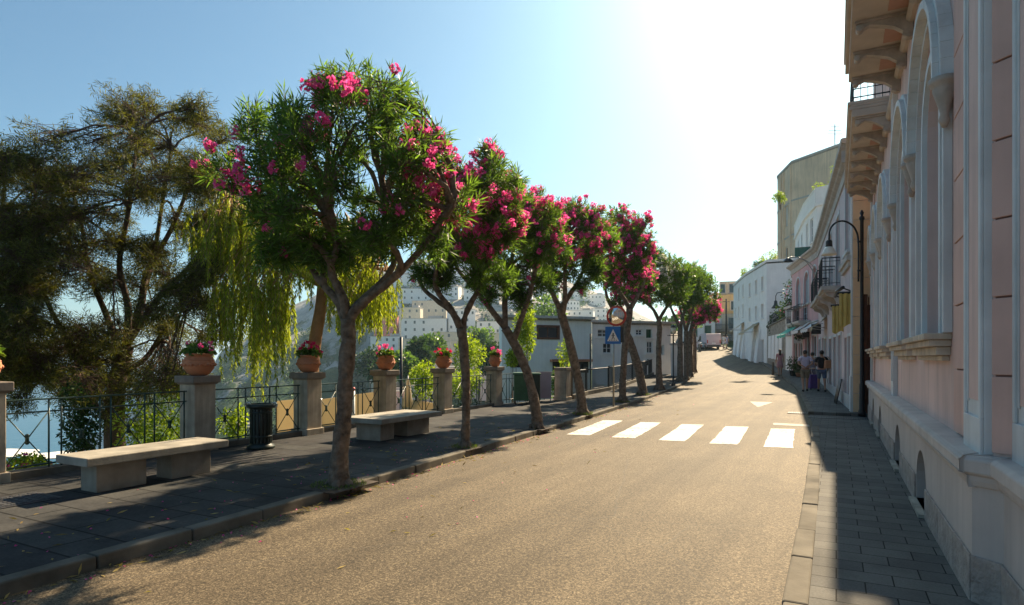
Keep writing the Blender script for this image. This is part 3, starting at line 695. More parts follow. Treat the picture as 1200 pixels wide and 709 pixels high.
# ---- weeping pepper tree
def pepper_tree():
    rnd = random.Random(9); rng = np.random.default_rng(9); D = 13.6
    p0 = V(366, 470, D); g = terr(p0.x, p0.y); root = thing('pepper_tree', 'weeping pepper tree with an orange trunk and hanging yellow green foliage behind the third pot', 'tree', (p0.x, p0.y, g))
    path = cat([Vector((p0.x, p0.y, g-.3))]+[V(a, b, D) for a, b in ((364, 470), (366, 430), (370, 395), (376, 360), (378, 335))], 5); m = len(path)
    mb = MB(); mb.tube(path, [.165-.05*i/(m-1) for i in range(m)], 12); tops = []
    for q, dd, r in (([(360, 310), (335, 285), (300, 262), (265, 250)], -.5, .09), ([(385, 300), (400, 270), (425, 250)], .6, .11), ([(372, 300), (365, 270), (350, 245)], .9, .1), ([(350, 320), (320, 305), (285, 300), (255, 305)], .6, .08), ([(395, 320), (425, 312), (455, 318)], -.6, .08)):
        pl = cat([path[-1]]+[V(a, b, D+dd*(i+1)/len(q)) for i, (a, b) in enumerate(q)], 5); mb.tube(pl, [r*(1-.7*i/(len(pl)-1)) for i in range(len(pl))], 8); tops.append(pl)
    f = Fol()
    P = []; Dr = []
    zones = [(255, 262, 40, 30, 1.2), (300, 330, 42, 22, 1.9), (285, 270, 40, 30, 1.3), (320, 255, 50, 30, 1.1), (365, 262, 45, 30, 1.1), (395, 290, 40, 28, 1.0), (430, 318, 32, 20, 1.1), (270, 335, 26, 14, 1.3), (325, 340, 25, 16, 1.4), (410, 270, 50, 20, .9), (445, 335, 22, 12, .9), (330, 290, 60, 25, .8), (405, 345, 22, 14, .9), (270, 240, 25, 15, 1.0)]
    for zx, zy, rx, ry, L in zones:
        for k in range(84 if ry > 16 else 56):
            a = zx+rnd.gauss(0, .45)*rx; b = zy+rnd.gauss(0, .45)*ry; s = V(a, b, D+rnd.uniform(-1.3, 1.3))
            pl = min((p for t in tops for p in t[4:]), key=lambda p: (p-s).length); up_ = Vector((0, 0, .25))
            if k % 3 == 0: mb.tube([pl, pl.lerp(s, .5)+up_, s], [.016, .011, .006], 4, cap=False)
            ln = L*rnd.uniform(.45, 1.15); sway = Vector((rnd.gauss(0, .10), rnd.gauss(0, .10), 0)); n = int(ln/.03)
            e = s+sway*ln-Vector((0, 0, ln))
            mb.tube([s, s.lerp(e, .5)+sway*.3, e], [.005, .004, .003], 3, cap=False)
            for i in range(n):
                t = i/n; p = s.lerp(e, t)+sway*.3*math.sin(t*3.14)
                for sgn in (0, 1):
                    an = rnd.uniform(0, 6.28); P.append(p); Dr.append((math.cos(an)*.55, math.sin(an)*.55, -.9))
    f.add(*leaf_cards(np.array(P), np.array(Dr), rng.uniform(.06, .13, len(P)), .024, rng, .1))
    mb.build('trunk', M['bark_orange'], root); f.build('crown', M['pepper'], root)
pepper_tree()

# ---- shrubs below and beyond the railing
def shrub(name, label, px, py, D, rx, rz, n, lm, seed, L=.09, Wd=.04, stem=True, cat_='shrub', lob=7, group=None, fl=None, ground=True):
    rnd = random.Random(seed); rng = np.random.default_rng(seed); c = V(px, py, D); gz_ = terr(c.x, c.y) if ground is True else ground
    gz_ = min(gz_, c.z-rz*.5)
    root = thing(name, label, cat_, (c.x, c.y, gz_), 0, group); mb = MB(); C = []
    for i in range(lob):
        while True:
            d = Vector((rnd.uniform(-1, 1), rnd.uniform(-1, 1), rnd.uniform(-1, 1)))
            if d.length < 1: break
        q = c+Vector((d.x*rx*.65, d.y*rx*.65, d.z*rz*.65)); C.append(q)
        b = Vector((c.x+rnd.uniform(-.1, .1)*rx, c.y+rnd.uniform(-.1, .1)*rx, gz_)); mb.tube(bez(b, Vector((b.x, b.y, (b.z+q.z)/2)), q, 5), [.03*rx+.012]*2+[.02*rx+.008]*2+[.008]*2, 5)
    mb.build('stems' if cat_ == 'shrub' else 'trunk', M['bark'], root)
    C = np.array(C)[rng.integers(0, lob, n)]; u = unit(rng.normal(size=(n, 3)))*(rng.uniform(.25, 1, (n, 1))**.5)*np.array([rx*.52, rx*.52, rz*.5])
    f = Fol(); f.add(*leaf_cards(C+u, u+rng.normal(size=(n, 3))*.4*rx, L*rng.uniform(.7, 1.3, n), Wd, rng, .1)); f.build('foliage' if cat_ == 'shrub' else 'crown', M[lm], root)
    if fl:
        k = fl; f = Fol(); f.add(*florets((C+u*1.1)[:k], rng, 8, .05, .03)); f.build('flowers', M['pink'], root)
    return root
shrub('shrub', 'bright yellow green shrub behind the railing under the dark tree', 182, 500, 12.6, .75, .85, 2600, 'shrub', 41)
shrub('shrub', 'small yellow green shrub low behind the railing left of the slatted bin', 274, 500, 12.5, .28, .5, 700, 'shrub', 42)
shrub('shrub', 'low yellow green bush with pink blossom beyond the railing at the left edge', 30, 548, 13.0, .5, .35, 1200, 'shrub', 43, fl=14)
shrub('shrub', 'dark leafy bush behind the railing left of the dark tree trunk', 88, 500, 12.4, .5, 1.0, 2600, 'darkshrub', 44, L=.07)
shrub('shrub', 'tall yellow green shrub rising behind the fourth and fifth pillars', 548, 420, 25.0, .8, 1.0, 1900, 'shrub', 45, L=.13, Wd=.06)
shrub('shrub', 'light green shrub behind the railing between the third and fourth pillars', 497, 448, 21, .6, .7, 1600, 'shrub', 46, L=.11, Wd=.05)
shrub('shrub', 'light green shrub behind the railing between the fourth and fifth pillars', 548, 452, 22.5, .9, .7, 1600, 'shrub', 47, L=.11, Wd=.05)
shrub('shrub', 'yellow green shrub with drooping leaves behind the leaning third oleander', 618, 385, 26, .6, 1.3, 1900, 'shrub', 48, L=.14, Wd=.06)
shrub('shrub', 'yellow leaved bush behind the railing beside the green bin', 601, 418, 25, .5, .45, 900, 'shrub', 49, L=.12, Wd=.06)
shrub('shrub', 'leafy green shrub between the lilac board and the sixth pillar', 651, 450, 26, .38, .8, 900, 'oleander_light', 50, L=.12, Wd=.05)
shrub('shrub', 'light green creeper against the white house between the fourth and fifth trunks', 663, 410, 30, .4, 1.0, 700, 'shrub', 51, L=.13, Wd=.06)
# ================================================================ TERRACE FURNITURE
PIL = [(-9.60, 3.74, 'at the left edge of the photo'), (-9.75, 6.85, 'behind the first bench'), (-9.79, 9.38, 'between slatted bin and nearest oleander trunk'), (-9.88, 11.98, 'behind the second bench'),
       (-10.03, 14.72, 'carrying a pot just left of the knotted trunk'), (-10.12, 17.9, 'the potted one beside the big green bin')]
PZ = .1; PH = 1.30
def pillar(x, y, label, h=PH, w=.40, cap=.52, z0=None, rz=0):
    z0 = PZ+zg(y) if z0 is None else z0
    t = thing('stone_pillar', label, 'pillar', (x, y, z0), rz, 'stone pillars of the terrace railing')
    m = MB(); m.box((x, y, z0+.055), (w+.07, w+.07, .15), rz); m.build('base', M['pillar'], t, .012)
    m = MB(); m.box((x, y, z0+.13+(h-.25)/2), (w, w, h-.25), rz); m.build('shaft', M['pillar'], t, .014)
    m = MB(); m.box((x, y, z0+h-.07), (cap, cap, .12), rz); m.box((x, y, z0+h-.142), (cap-.06, cap-.06, .03), rz); m.build('cap', M['cap'], t, .012)
    return t
def pot(x, y, z, label, seed, r=.255, h=.40):
    rnd = random.Random(seed); rng = np.random.default_rng(seed)
    t = thing('flower_pot', label, 'flower pot', (x, y, z), 0, 'terracotta pots on the pillars')
    prof = [(r*.42, 0), (r*.55, .01), (r*.72, h*.12), (r*.93, h*.32), (r*1.0, h*.52), (r*.98, h*.66), (r*.86, h*.82), (r*.80, h*.88), (r*.86, h*.92), (r*.92, h*.96), (r*.90, h*1.0), (r*.78, h*1.0), (r*.74, h*.93)]
    m = MB(); m.lathe(prof, (x, y, z), 36); 
    m.build('pot', M['terracotta'], t)
    m = MB()      # raised ornament: garland of rosettes and a band
    for k in range(12):
        a = 2*math.pi*k/12; rr = r*1.0
        m.ball((x+rr*math.cos(a), y+rr*math.sin(a), z+h*.50), .026, 8, (1, 1, 1.1))
        a2 = a+math.pi/12
        m.tube([(x+rr*math.cos(a+.05)*.995, y+rr*math.sin(a+.05)*.995, z+h*.56), (x+rr*math.cos(a2), y+rr*math.sin(a2), z+h*.44), (x+rr*math.cos(a+.47)*.995, y+rr*math.sin(a+.47)*.995, z+h*.56)], .010, 5)
    m.tube([(x+r*.955*math.cos(2*math.pi*k/24), y+r*.955*math.sin(2*math.pi*k/24), z+h*.70) for k in range(25)], .010, 5)
    m.build('relief', M['terracotta'], t)
    m = MB(); m.lathe([(r*.76, h*.93), (r*.4, h*.965), (.01, h*.97)], (x, y, z), 20); m.build('soil', M['soil'], t)
    n = 420; u = unit(rng.normal(size=(n, 3))); u[:, 2] = np.abs(u[:, 2])*.9
    c = np.array([x, y, z+h*.95]); P = c+u*np.array([r*1.0, r*1.0, .20])*rng.uniform(.35, 1, (n, 1))
    f = Fol(); f.add(*leaf_cards(P, u+rng.normal(size=(n, 3))*.6, .075, .06, rng, .15)); s_ = MB()
    for k in range(16):
        s_.tube([c+Vector((0, 0, -.02)), Vector(P[k])], .005, 4)
    lf = f.build('foliage', M['oleander_light'], t); s_.build('stems', M['bark'], t)
    k = 8+rnd.randint(0, 5); q = unit(rng.normal(size=(k, 3))); q[:, 2] = np.abs(q[:, 2])*.8+.25
    f = Fol(); f.add(*florets(c+q*np.array([r*1.05, r*1.05, .27]), rng, 12, .045, .025)); f.build('flowers', M['red' if seed % 2 else 'pink'], t)
pot_lab = ['terracotta pot of red flowers at the left edge of the photo, mostly cut off', 'terracotta pot with raised ornament and red flowers on the pillar behind the nearest bench', 'terracotta pot of pink flowers on the pillar right of the slatted bin',
           'terracotta pot of pink flowers on the pillar behind the second bench', 'terracotta pot of pink flowers on the pillar left of the knotted oleander trunk', 'pale terracotta pot with dark red flowers on the pillar beside the green bin']
for i, (x, y, lb) in enumerate(PIL):
    pillar(x, y, 'weathered stucco pillar of the terrace railing, '+lb)
    z = PZ+zg(y)+PH-.01
    pot(x+(.03 if i else -.05), y, z, pot_lab[i], 31+i, r=(.235, .255, .235, .225, .225, .20)[i], h=(.38, .38, .36, .36, .36, .38)[i])
pillar(-8.98, 21.05, 'sixth and last pillar of the railing, without a pot, behind the fourth oleander trunk', h=1.22, w=.46, cap=.5)
# railing panels
def rail_panel(xa, ya, xb, yb, label, nX=3, h=1.03):
    a = Vector((xa, ya, PZ+zg(ya))); b = Vector((xb, yb, PZ+zg(yb))); L = (b-a).length; u = (b-a)/L; n = Vector((u.y, -u.x, 0)).normalized()
    t = thing('railing', label, 'railing', a, 0, 'railing panels between the pillars')
    zt, zm, zb = h, h-.17, .14
    def bar(name, p, q, w, mm): 
        m = MB(); m.tube([a+u*p[0]+Vector((0, 0, p[1])), a+u*q[0]+Vector((0, 0, q[1]))], w, 8); return m.build(name, mm, t)
    G = M['iron_green']
    m = MB(); c = (a+b)/2; c.z += zt; ang = math.atan2(u.y, u.x); m.box(c, (L, .045, .022), ang); m.build('top_rail', G, t, .004)
    bar('middle_rail', (0, zm), (L, zm), .011, G); bar('bottom_rail', (0, zb), (L, zb), .013, G)
    gap = .16; cw = (L-gap*(nX+1))/nX if False else (L-gap*(nX-1)-.08)/nX; x = .04; posts = [x]
    for k in range(nX):
        x0, x1 = x, x+cw; m = MB()
        cx, cz = (x0+x1)/2, (zm+zb)/2
        for (p, q) in (((x0, zm), (x1, zb)), ((x0, zb), (x1, zm))):
            m.tube([a+u*p[0]+Vector((0, 0, p[1])), a+u*q[0]+Vector((0, 0, q[1]))], .008, 6)
        c = a+u*cx+Vector((0, 0, cz))
        m.ball(c+Vector((0, 0, .045)), .03, 8); m.ball(c-Vector((0, 0, .045)), .03, 8); m.tube([c-Vector((0, 0, .05)), c+Vector((0, 0, .05))], .024, 8)
        m.build('cross', G, t); posts.append(x1); x = x1+gap
        if k < nX-1: posts.append(x)
    for p in posts: bar('post', (p, .02), (p, zt-.01), .0125, G)
names = ['at the left edge with the sea behind it', 'behind the slatted bin', 'crossed behind by the nearest oleander trunk', 'behind the right end of the second bench', 'behind the knotted second oleander trunk']
rail_panel(-9.61, 3.96, -9.74, 6.63, 'green iron railing panel with crossed bars '+names[0], 4)
rail_panel(-9.76, 7.07, -9.79, 9.16, 'green iron railing panel with crossed bars '+names[1], 3)
rail_panel(-9.80, 9.6, -9.87, 11.76, 'green iron railing panel with crossed bars '+names[2], 3)
rail_panel(-9.89, 12.2, -10.02, 14.5, 'green iron railing panel with crossed bars '+names[3], 3)
rail_panel(-10.04, 14.94, -10.11, 17.68, 'green iron railing panel with crossed bars '+names[4], 3)
rail_panel(-10.12, 18.12, -9.9, 20.0, 'green iron railing panel behind the big green bin', 3)
rail_panel(-9.9, 20.0, -9.2, 20.95, 'short green iron railing panel behind the lilac board', 2)
rail_panel(-9.85, .9, -9.95, 3.48, 'green iron railing panel out of the left edge of the photo', 4) if False else None
# low plinth under the railing
m = MB()
for (xa, ya), (xb, yb) in [((-9.5, -6), (-9.6, 3.7)), ((-9.62, 3.71), (-9.78, 6.99)), ((-9.78, 7.0), (-9.9, 12)), ((-9.9, 12.01), (-10.14, 18.2))]:
    L = math.hypot(xb-xa, yb-ya); m.box(((xa+xb)/2, (ya+yb)/2, .145), (L, .26, .09), math.atan2(yb-ya, xb-xa))
t = m.build('railing_plinth', M['kerb']); settag(t, 'low stone plinth running under the green railing between the pillars', 'plinth')
# far fence of upright bars along the pavement
def bar_fence(pts, label, h=1.05):
    a0 = Vector((pts[0][0], pts[0][1], zg(pts[0][1])+.1)); t = thing('fence', label, 'fence', a0, 0, 'dark iron fence along the pavement')
    rails = MB(); bars = MB(); wall = MB(); 
    for (xa, ya), (xb, yb) in zip(pts, pts[1:]):
        a = Vector((xa, ya, zg(ya)+.1)); b = Vector((xb, yb, zg(yb)+.1)); L = (b-a).length; u = (b-a)/L; ang = math.atan2(u.y, u.x)
        rails.tube([a+Vector((0, 0, h)), b+Vector((0, 0, h))], .024, 6); rails.tube([a+Vector((0, 0, .22)), b+Vector((0, 0, .22))], .015, 5)
        k = int(L/.13)
        for i in range(k): p = a+u*(i+.5)*L/k; bars.tube([p+Vector((0, 0, .18)), p+Vector((0, 0, h))], .010, 4, cap=False)
        Z = Vector((0, 0, 1)); nn = Vector((u.y, -u.x, 0)).normalized()*.2
        wall.ext([(0, -.5), (L, -.5), (L, .16), (0, .16)], a-nn*.5, u, Z, nn)
    wall.build('base_wall', M['kerb'], t); rails.build('rails', M['iron_black'], t)
    o = bars.build('bars', M['iron_black'], t)
    for (xa, ya) in pts:
        m = MB(); m.box((xa, ya, zg(ya)+.1+.55), (.07, .07, 1.16)); m.build('post', M['iron_black'], t)
FN = [(XF(y)+.12, y) for y in (21.6, 24, 27, 30, 33, 36, 39, 42, 45, 48)]
FN[0] = (-8.85, 21.6)
bar_fence(FN[:5], 'dark iron bar fence directly in front of the white house, starting at the last pillar')
bar_fence(FN[4:], 'farther stretch of the dark iron bar fence running to the bend behind the trees')
FN2 = [(XF(y)+.12, y) for y in (48.1, 54, 60, 66, 73, 80)]
bar_fence(FN2, 'farthest dark iron bar fence beyond the clump of oleanders at the bend')

# benches
def bench(x0, x1, y0, y1, label, legs):
    cx, cy = (x0+x1)/2, (y0+y1)/2; t = thing('stone_bench', label, 'bench', (cx, cy, PZ), 0, 'stone benches on the pavement')
    m = MB(); m.box((cx, cy, PZ+.395), (x1-x0, y1-y0, .10)); m.build('seat', M['bench'], t, .012)
    for (a, b, c, d) in legs:
        m = MB(); m.box(((a+b)/2, (c+d)/2, PZ+.172), (b-a, d-c, .345)); m.build('leg', M['bench_leg'], t, .01)
bench(-8.22, -7.55, 3.93, 5.78, 'long pale stone bench on two blocks, nearest to the camera', [(-8.05, -7.72, 4.12, 4.72), (-8.05, -7.72, 5.05, 5.62)])
bench(-8.52, -7.50, 9.0, 11.0, 'second stone bench, standing right of the nearest oleander trunk', [(-8.3, -7.70, 9.2, 9.62), (-8.3, -7.70, 10.05, 10.8)])
# slatted litter bin
t = thing('litter_bin', 'dark green round slatted litter bin standing by the railing', 'bin', (-8.95, 7.5, PZ))
m = MB(); m.lathe([(.215, 0), (.235, .02), (.235, .05), (.175, .09), (.165, .12)], (-8.95, 7.5, PZ), 28); m.build('base', M['bin'], t)
m = MB(); m.lathe([(.165, .08), (.168, .70), (.15, .71)], (-8.95, 7.5, PZ), 24); m.build('drum', M['sign_black'], t)
m = MB()
for k in range(18):
    a = 2*math.pi*k/18; M3 = Matrix.Rotation(a, 3, 'Z'); m.box((-8.95+.178*math.cos(a), 7.5+.178*math.sin(a), PZ+.41), (.014, .038, .62), M=M3)
m.build('slats', M['bin'], t)
for zz in (.2, .62):
    m = MB(); m.lathe([(.180, zz), (.192, zz+.003), (.192, zz+.035), (.180, zz+.038)], (-8.95, 7.5, PZ), 28); m.build('band', M['bin'], t)
m = MB(); m.lathe([(.17, .70), (.23, .72), (.245, .75), (.235, .785), (.19, .79), (.18, .75)], (-8.95, 7.5, PZ), 28); m.build('rim', M['bin'], t)
for sx in (-1, 1):
    d = VR*sx; m = MB(); c = Vector((-8.95, 7.5, PZ+.765))+d*.235
    m.tube([c+Vector((0, 0, .045))*math.sin(a)+d*.045*math.cos(a) for a in [2*math.pi*k/12 for k in range(13)]], .013, 6); m.build('handle', M['steel'], t)
# green wheeled bin and lilac board
c = W(612, 21.2, 0); c.z = PZ+zg(c.y)
t = thing('waste_container', 'large green plastic waste container beside the last potted pillar, behind the leaning third oleander', 'waste container', c, YAW)
def vb(mb, o, r, f, z, sz, tp=1.0): mb.box(Vector(o)+VR*r+VF*f+Vector((0, 0, z)), sz, YAW, tp); return mb
m = MB(); m.box(c+Vector((0, 0, .56)), (.58, .62, .88), YAW); m.build('body', M['green_plastic'], t, .03)
m = MB(); m.box(c+Vector((0, 0, 1.04)), (.68, .72, .07), YAW, .92); m.build('lid', M['green_plastic'], t, .02)
m = MB(); vb(m, c, 0, -.315, .62, (.5, .03, .05)); vb(m, c, 0, -.315, .35, (.5, .03, .05)); m.build('ribs', M['green_plastic'], t)
for sx in (-1, 1):
    m = MB(); q = c+VR*sx*.25; m.tube([q+VF*-.22+VR*-.03+Vector((0, 0, .08)), q+VF*-.22+VR*.03+Vector((0, 0, .08))], .08, 14); m.build('wheel', M['sign_black'], t)
c = W(626, 21.6, 0); c.z = PZ+zg(c.y)
t = thing('waste_container', 'darker waste container pushed against the big green one, half hidden by the leaning trunk', 'waste container', c, YAW)
m = MB(); m.box(c+Vector((0, 0, .54)), (.40, .6, .90), YAW); m.build('body', plain('dark green plastic', (.015, .03, .02), .5, .2, 6), t, .03)
m = MB(); m.box(c+Vector((0, 0, 1.02)), (.48, .66, .06), YAW, .92); m.build('lid', M['green_plastic'], t, .02)
c = W(637, 22.4, 0); c.z = PZ+zg(c.y)
t = thing('board', 'plain lilac grey board standing against the railing between the green bin and the last pillar', 'board', c, YAW)
m = MB(); m.box(c+Vector((0, 0, .58)), (.56, .03, .98), YAW); m.build('panel', M['lilac'], t)
m = MB()
for sx in (-1, 1): vb(m, c, sx*.25, .03, .53, (.03, .03, 1.05))
m.build('stand', M['steel'], t)

# traffic mirror and crossing sign on one post
c = W(719, 19.9, 0); c.z = PZ+zg(c.y); D0 = 19.9
SY = R(20); SM = Matrix.Rotation(YAW-.10, 3, 'Z')
t = thing('sign_post', 'grey post at the kerb carrying a round traffic mirror and a blue pedestrian crossing sign', 'sign post', c)
m = MB(); m.tube([c, c+Vector((0, 0, 3.12))], .03, 12); m.build('pole', M['steel'], t)
sr = SM @ Vector((1, 0, 0)); sf = SM @ Vector((0, 1, 0)); Z = Vector((0, 0, 1))
zc = CAM_H+(HZ-393)*D0/720-c.z; w2 = .25
sgn = c-sf*.05+Vector((0, 0, zc))-sr*.02
m = MB(); m.box(sgn, (w2*2, .02, w2*2+.06), M=SM); sp = m.build('crossing_sign', M['sign_blue'], t, .004)
m = MB(); o3 = sgn-sf*.0115; m.ext([(-.19, -.19), (.19, -.19), (0, .20)], o3, sr, Z, -sf*.003); m.build('triangle', M['sign_white'], sp)
m = MB(); o4 = sgn-sf*.0155  # walking figure and stripes, black
m.ext([(math.cos(a)*.022+.005, math.sin(a)*.022+.055) for a in [2*math.pi*k/12 for k in range(12)]], o4, sr, Z, -sf*.002)
m.ext([(-.018, .03), (.022, .03), (.018, -.05), (-.016, -.05)], o4, sr, Z, -sf*.002)
m.ext([(-.016, -.05), (.004, -.05), (-.03, -.135), (-.05, -.13)], o4, sr, Z, -sf*.002)
m.ext([(.0, -.05), (.018, -.05), (.055, -.125), (.036, -.135)], o4, sr, Z, -sf*.002)
m.ext([(-.018, .028), (-.01, .01), (-.05, -.03), (-.058, -.02)], o4, sr, Z, -sf*.002)
m.ext([(.022, .028), (.014, .01), (.045, -.02), (.055, -.012)], o4, sr, Z, -sf*.002)
for k in range(5): m.ext([(-.13+k*.058, -.175), (-.10+k*.058, -.175), (-.105+k*.054, -.145), (-.125+k*.054, -.145)], o4, sr, Z, -sf*.002)
m.build('pictogram', M['sign_black'], sp)
m = MB(); m.box(c+sr*.24+sf*.02+Vector((0, 0, zc+.02)), (.16, .10, .50), M=Matrix.Rotation(YAW+.9, 3, 'Z')); m.build('side_sign', M['sign_black'], t)
zm = CAM_H+(HZ-370.5)*D0/720-c.z; mc = c-sf*.07+Vector((0, 0, zm))+sr*.09
m = MB()
SMm = Matrix.Rotation(YAW+.05, 3, 'Z') @ Matrix.Rotation(R(8), 3, 'X')
rr = .30; prof = [(0.0, -.075), (.10, -.066), (.2, -.04), (.275, .0)]
ring = []; n = 36
vs = []; fs = []
for (q, dpt) in prof:
    for k in range(n):
        a = 2*math.pi*k/n; vs.append(mc+SMm @ Vector((q*math.cos(a), dpt, q*math.sin(a))))
for i in range(len(prof)-1):
    for k in range(n): fs.append((i*n+k, i*n+(k+1) % n, (i+1)*n+(k+1) % n, (i+1)*n+k))
m.add(vs, fs, True); mir = m.build('mirror', M['mirror'], t)
m = MB(); m.tube([mc+SMm @ Vector((rr*math.cos(a), .0, rr*math.sin(a))) for a in [2*math.pi*k/n for k in range(n+1)]], .03, 8); m.build('mirror_rim', M['rimred'], t)
m = MB(); m.ext([(rr*math.cos(2*math.pi*k/24), rr*math.sin(2*math.pi*k/24)) for k in range(24)], mc+SMm @ Vector((0, .03, 0)), SMm @ Vector((1, 0, 0)), SMm @ Vector((0, 0, 1)), SMm @ Vector((0, .03, 0))); m.build('mirror_back', M['steel'], t)
# slim lamp post on the left pavement
c = W(789, 31.3); c.z = PZ+zg(c.y)
t = thing('lamp_post', 'slim black lamp post on the left pavement beside the white flowering oleander', 'lamp post', c)
m = MB(); m.lathe([(.11, 0), (.11, .08), (.06, .16), (.045, .5), (.035, .55), (.035, 2.6), (.05, 2.65)], c, 12); m.build('pole', M['iron_black'], t)
m = MB(); m.tube([c+VR*-.3+Vector((0, 0, 2.55)), c+VR*.3+Vector((0, 0, 2.55))], .018, 6); m.build('crossbar', M['iron_black'], t)
m = MB(); m.lathe([(.04, 2.64), (.10, 2.75), (.13, 2.95)], c, 8); m.build('lantern', M['lamp_glass'], t)
m = MB(); m.lathe([(.15, 2.95), (.10, 3.03), (.02, 3.12)], c, 8); m.build('cap', M['iron_black'], t)

# --- below the railing: cafe terrace
def awn_pt(px, py, D): return V(px, py, D)
t = thing('canvas_screen', 'large cream canvas screen of the cafe below the railing, behind the nearest oleander trunk', 'canvas screen', V(420, 500, 19))
m = MB(); a = [V(376, 468, 18.6), V(455, 457, 19.4), V(455, 520, 19.4), V(376, 520, 18.6)]; m.add([*a, *[p+VF*.04 for p in a]], [(0, 1, 2, 3), (7, 6, 5, 4), (0, 4, 5, 1), (1, 5, 6, 2), (2, 6, 7, 3), (3, 7, 4, 0)]); m.build('canvas', M['beige_canvas'], t)
m = MB()
for q in (a[0], a[1]): m.tube([q+VF*.02+Vector((0, 0, -1.9)), q+VF*.02+Vector((0, 0, .03))], .025, 6)
m.build('posts', M['steel'], t)
t = thing('canvas_screen', 'cream canvas screen of the cafe below the railing, between the third and fourth pillars', 'canvas screen', V(490, 500, 20.5))
m = MB(); a = [V(470, 466, 20), V(530, 476, 21), V(530, 520, 21), V(470, 520, 20)]; m.add([*a, *[p+VF*.04 for p in a]], [(0, 1, 2, 3), (7, 6, 5, 4), (0, 4, 5, 1), (1, 5, 6, 2), (2, 6, 7, 3), (3, 7, 4, 0)]); m.build('canvas', M['beige_canvas'], t)
m = MB()
for q in (a[0], a[1]): m.tube([q+VF*.02+Vector((0, 0, -1.6)), q+VF*.02+Vector((0, 0, .03))], .025, 6)
m.build('posts', M['steel'], t)
t = thing('canvas_screen', 'cream canvas screen below the railing, right of the slatted bin', 'canvas screen', V(333, 500, 15.2))
m = MB(); a = [V(324, 470, 15.2), V(346, 468, 15.2), V(346, 530, 15.2), V(324, 530, 15.2)]; m.add([*a, *[p+VF*.04 for p in a]], [(0, 1, 2, 3), (7, 6, 5, 4), (0, 4, 5, 1), (1, 5, 6, 2), (2, 6, 7, 3), (3, 7, 4, 0)]); m.build('canvas', M['beige_canvas'], t)
c = V(478, 466, 19.6); t = thing('parasol', 'folded beige parasol standing beyond the railing between the third and fourth pillars', 'parasol', c-Vector((0, 0, 1.6)))
m = MB(); m.lathe([(.02, .62), (.06, .5), (.12, .1), (.16, -.25), (.14, -.3)], c, 12, mod=lambda a, z: 1+.12*math.sin(6*a)); m.build('canopy', M['beige_canvas'], t)
m = MB(); m.tube([c-Vector((0, 0, 1.6)), c+Vector((0, 0, .7))], .022, 8); m.build('pole', M['white_wood'], t)
m = MB(); m.box(c-Vector((0, 0, 1.58)), (.5, .5, .08)); m.build('base', M['kerb'], t)
c = V(414, 456, 17.6); t = thing('garden_post', 'white post topped by a small red ball beyond the railing', 'post', c-Vector((0, 0, 1.8)))
m = MB(); m.tube([c-Vector((0, 0, 1.8)), c-Vector((0, 0, .05))], .05, 8); m.build('post', M['white_wood'], t)
m = MB(); m.ball(c, .06, 10); m.build('ball', M['rimred'], t)
c = V(470, 395, 24); g = terr(c.x, c.y); t = thing('mast', 'thin black mast standing beyond the third pillar', 'mast', (c.x, c.y, g))
m = MB(); m.tube([(c.x, c.y, g), (c.x, c.y, g+(c.z-g)*.6), c], [.07, .06, .055], 8); m.build('pole', M['iron_black'], t); m = MB(); m.lathe([(.12, 0), (.12, .1), (.07, .14)], (c.x, c.y, g), 8); m.build('foot', M['iron_black'], t)
c = V(692, 391, 34); g = terr(c.x, c.y); t = thing('mast', 'thin dark pole in front of the white house, left of the crossing sign', 'mast', (c.x, c.y, g))
m = MB(); m.tube([(c.x, c.y, g), c], .05, 8); m.build('pole', M['iron_black'], t); m = MB(); m.lathe([(.12, 0), (.12, .1), (.07, .14)], (c.x, c.y, g), 8); m.build('foot', M['iron_black'], t)
# ================================================================ BUILDINGS
class FR:
    def __init__(s, a, b, side=1):
        """facade from plan point a to b; outward normal is to the left of a->b when side=1"""
        s.a = Vector((a[0], a[1], 0)); s.b = Vector((b[0], b[1], 0)); d = s.b-s.a; s.L = d.length; s.U = d/s.L
        s.N = Vector((-s.U.y, s.U.x, 0))*side
    def p(s, u, z, d=0): return s.a+s.U*u+s.N*d+Vector((0, 0, z))
def fbox(mb, fr, u0, u1, z0, z1, d0, d1):
    P = [fr.p(u, z, d) for d in (d0, d1) for (u, z) in ((u0, z0), (u1, z0), (u1, z1), (u0, z1))]
    return mb.add(P, [(0, 1, 2, 3), (7, 6, 5, 4), (0, 4, 5, 1), (1, 5, 6, 2), (2, 6, 7, 3), (3, 7, 4, 0)])
def op_poly(op, n=12, grow=0):
    u0, u1, z0, z1 = op['r']; u0 -= grow; u1 += grow; z1 += grow
    if op.get('arch'):
        r = (u1-u0)/2; c = (u0+u1)/2; zs = z1-r*op.get('rise', 1)
        return [(u0, z0), (u1, z0)]+[(c+r*math.cos(math.pi*k/n), zs+r*op.get('rise', 1)*math.sin(math.pi*k/n)) for k in range(n+1)]
    return [(u0, z0), (u1, z0), (u1, z1), (u0, z1)]
def wall(mb, fr, u0, u1, z0, z1, ops=(), depth=.22, d=0, zb1=None):
    outer = [(u0, z0), (u1, z0 if zb1 is None else zb1), (u1, z1), (u0, z1)]
    polys = [outer]+[op_poly(o) for o in ops]
    tri = tessellate_polygon([[Vector((a, b, 0)) for a, b in p] for p in polys])
    flat = [q for p in polys for q in p]
    mb.add([fr.p(a, b, d) for a, b in flat], [tuple(t) for t in tri])
    for p in polys[1:]:
        n = len(p); vs = [fr.p(a, b, d) for a, b in p]+[fr.p(a, b, d-depth) for a, b in p]
        mb.add(vs, [(i, (i+1) % n, (i+1) % n+n, i+n) for i in range(n)])
    return mb
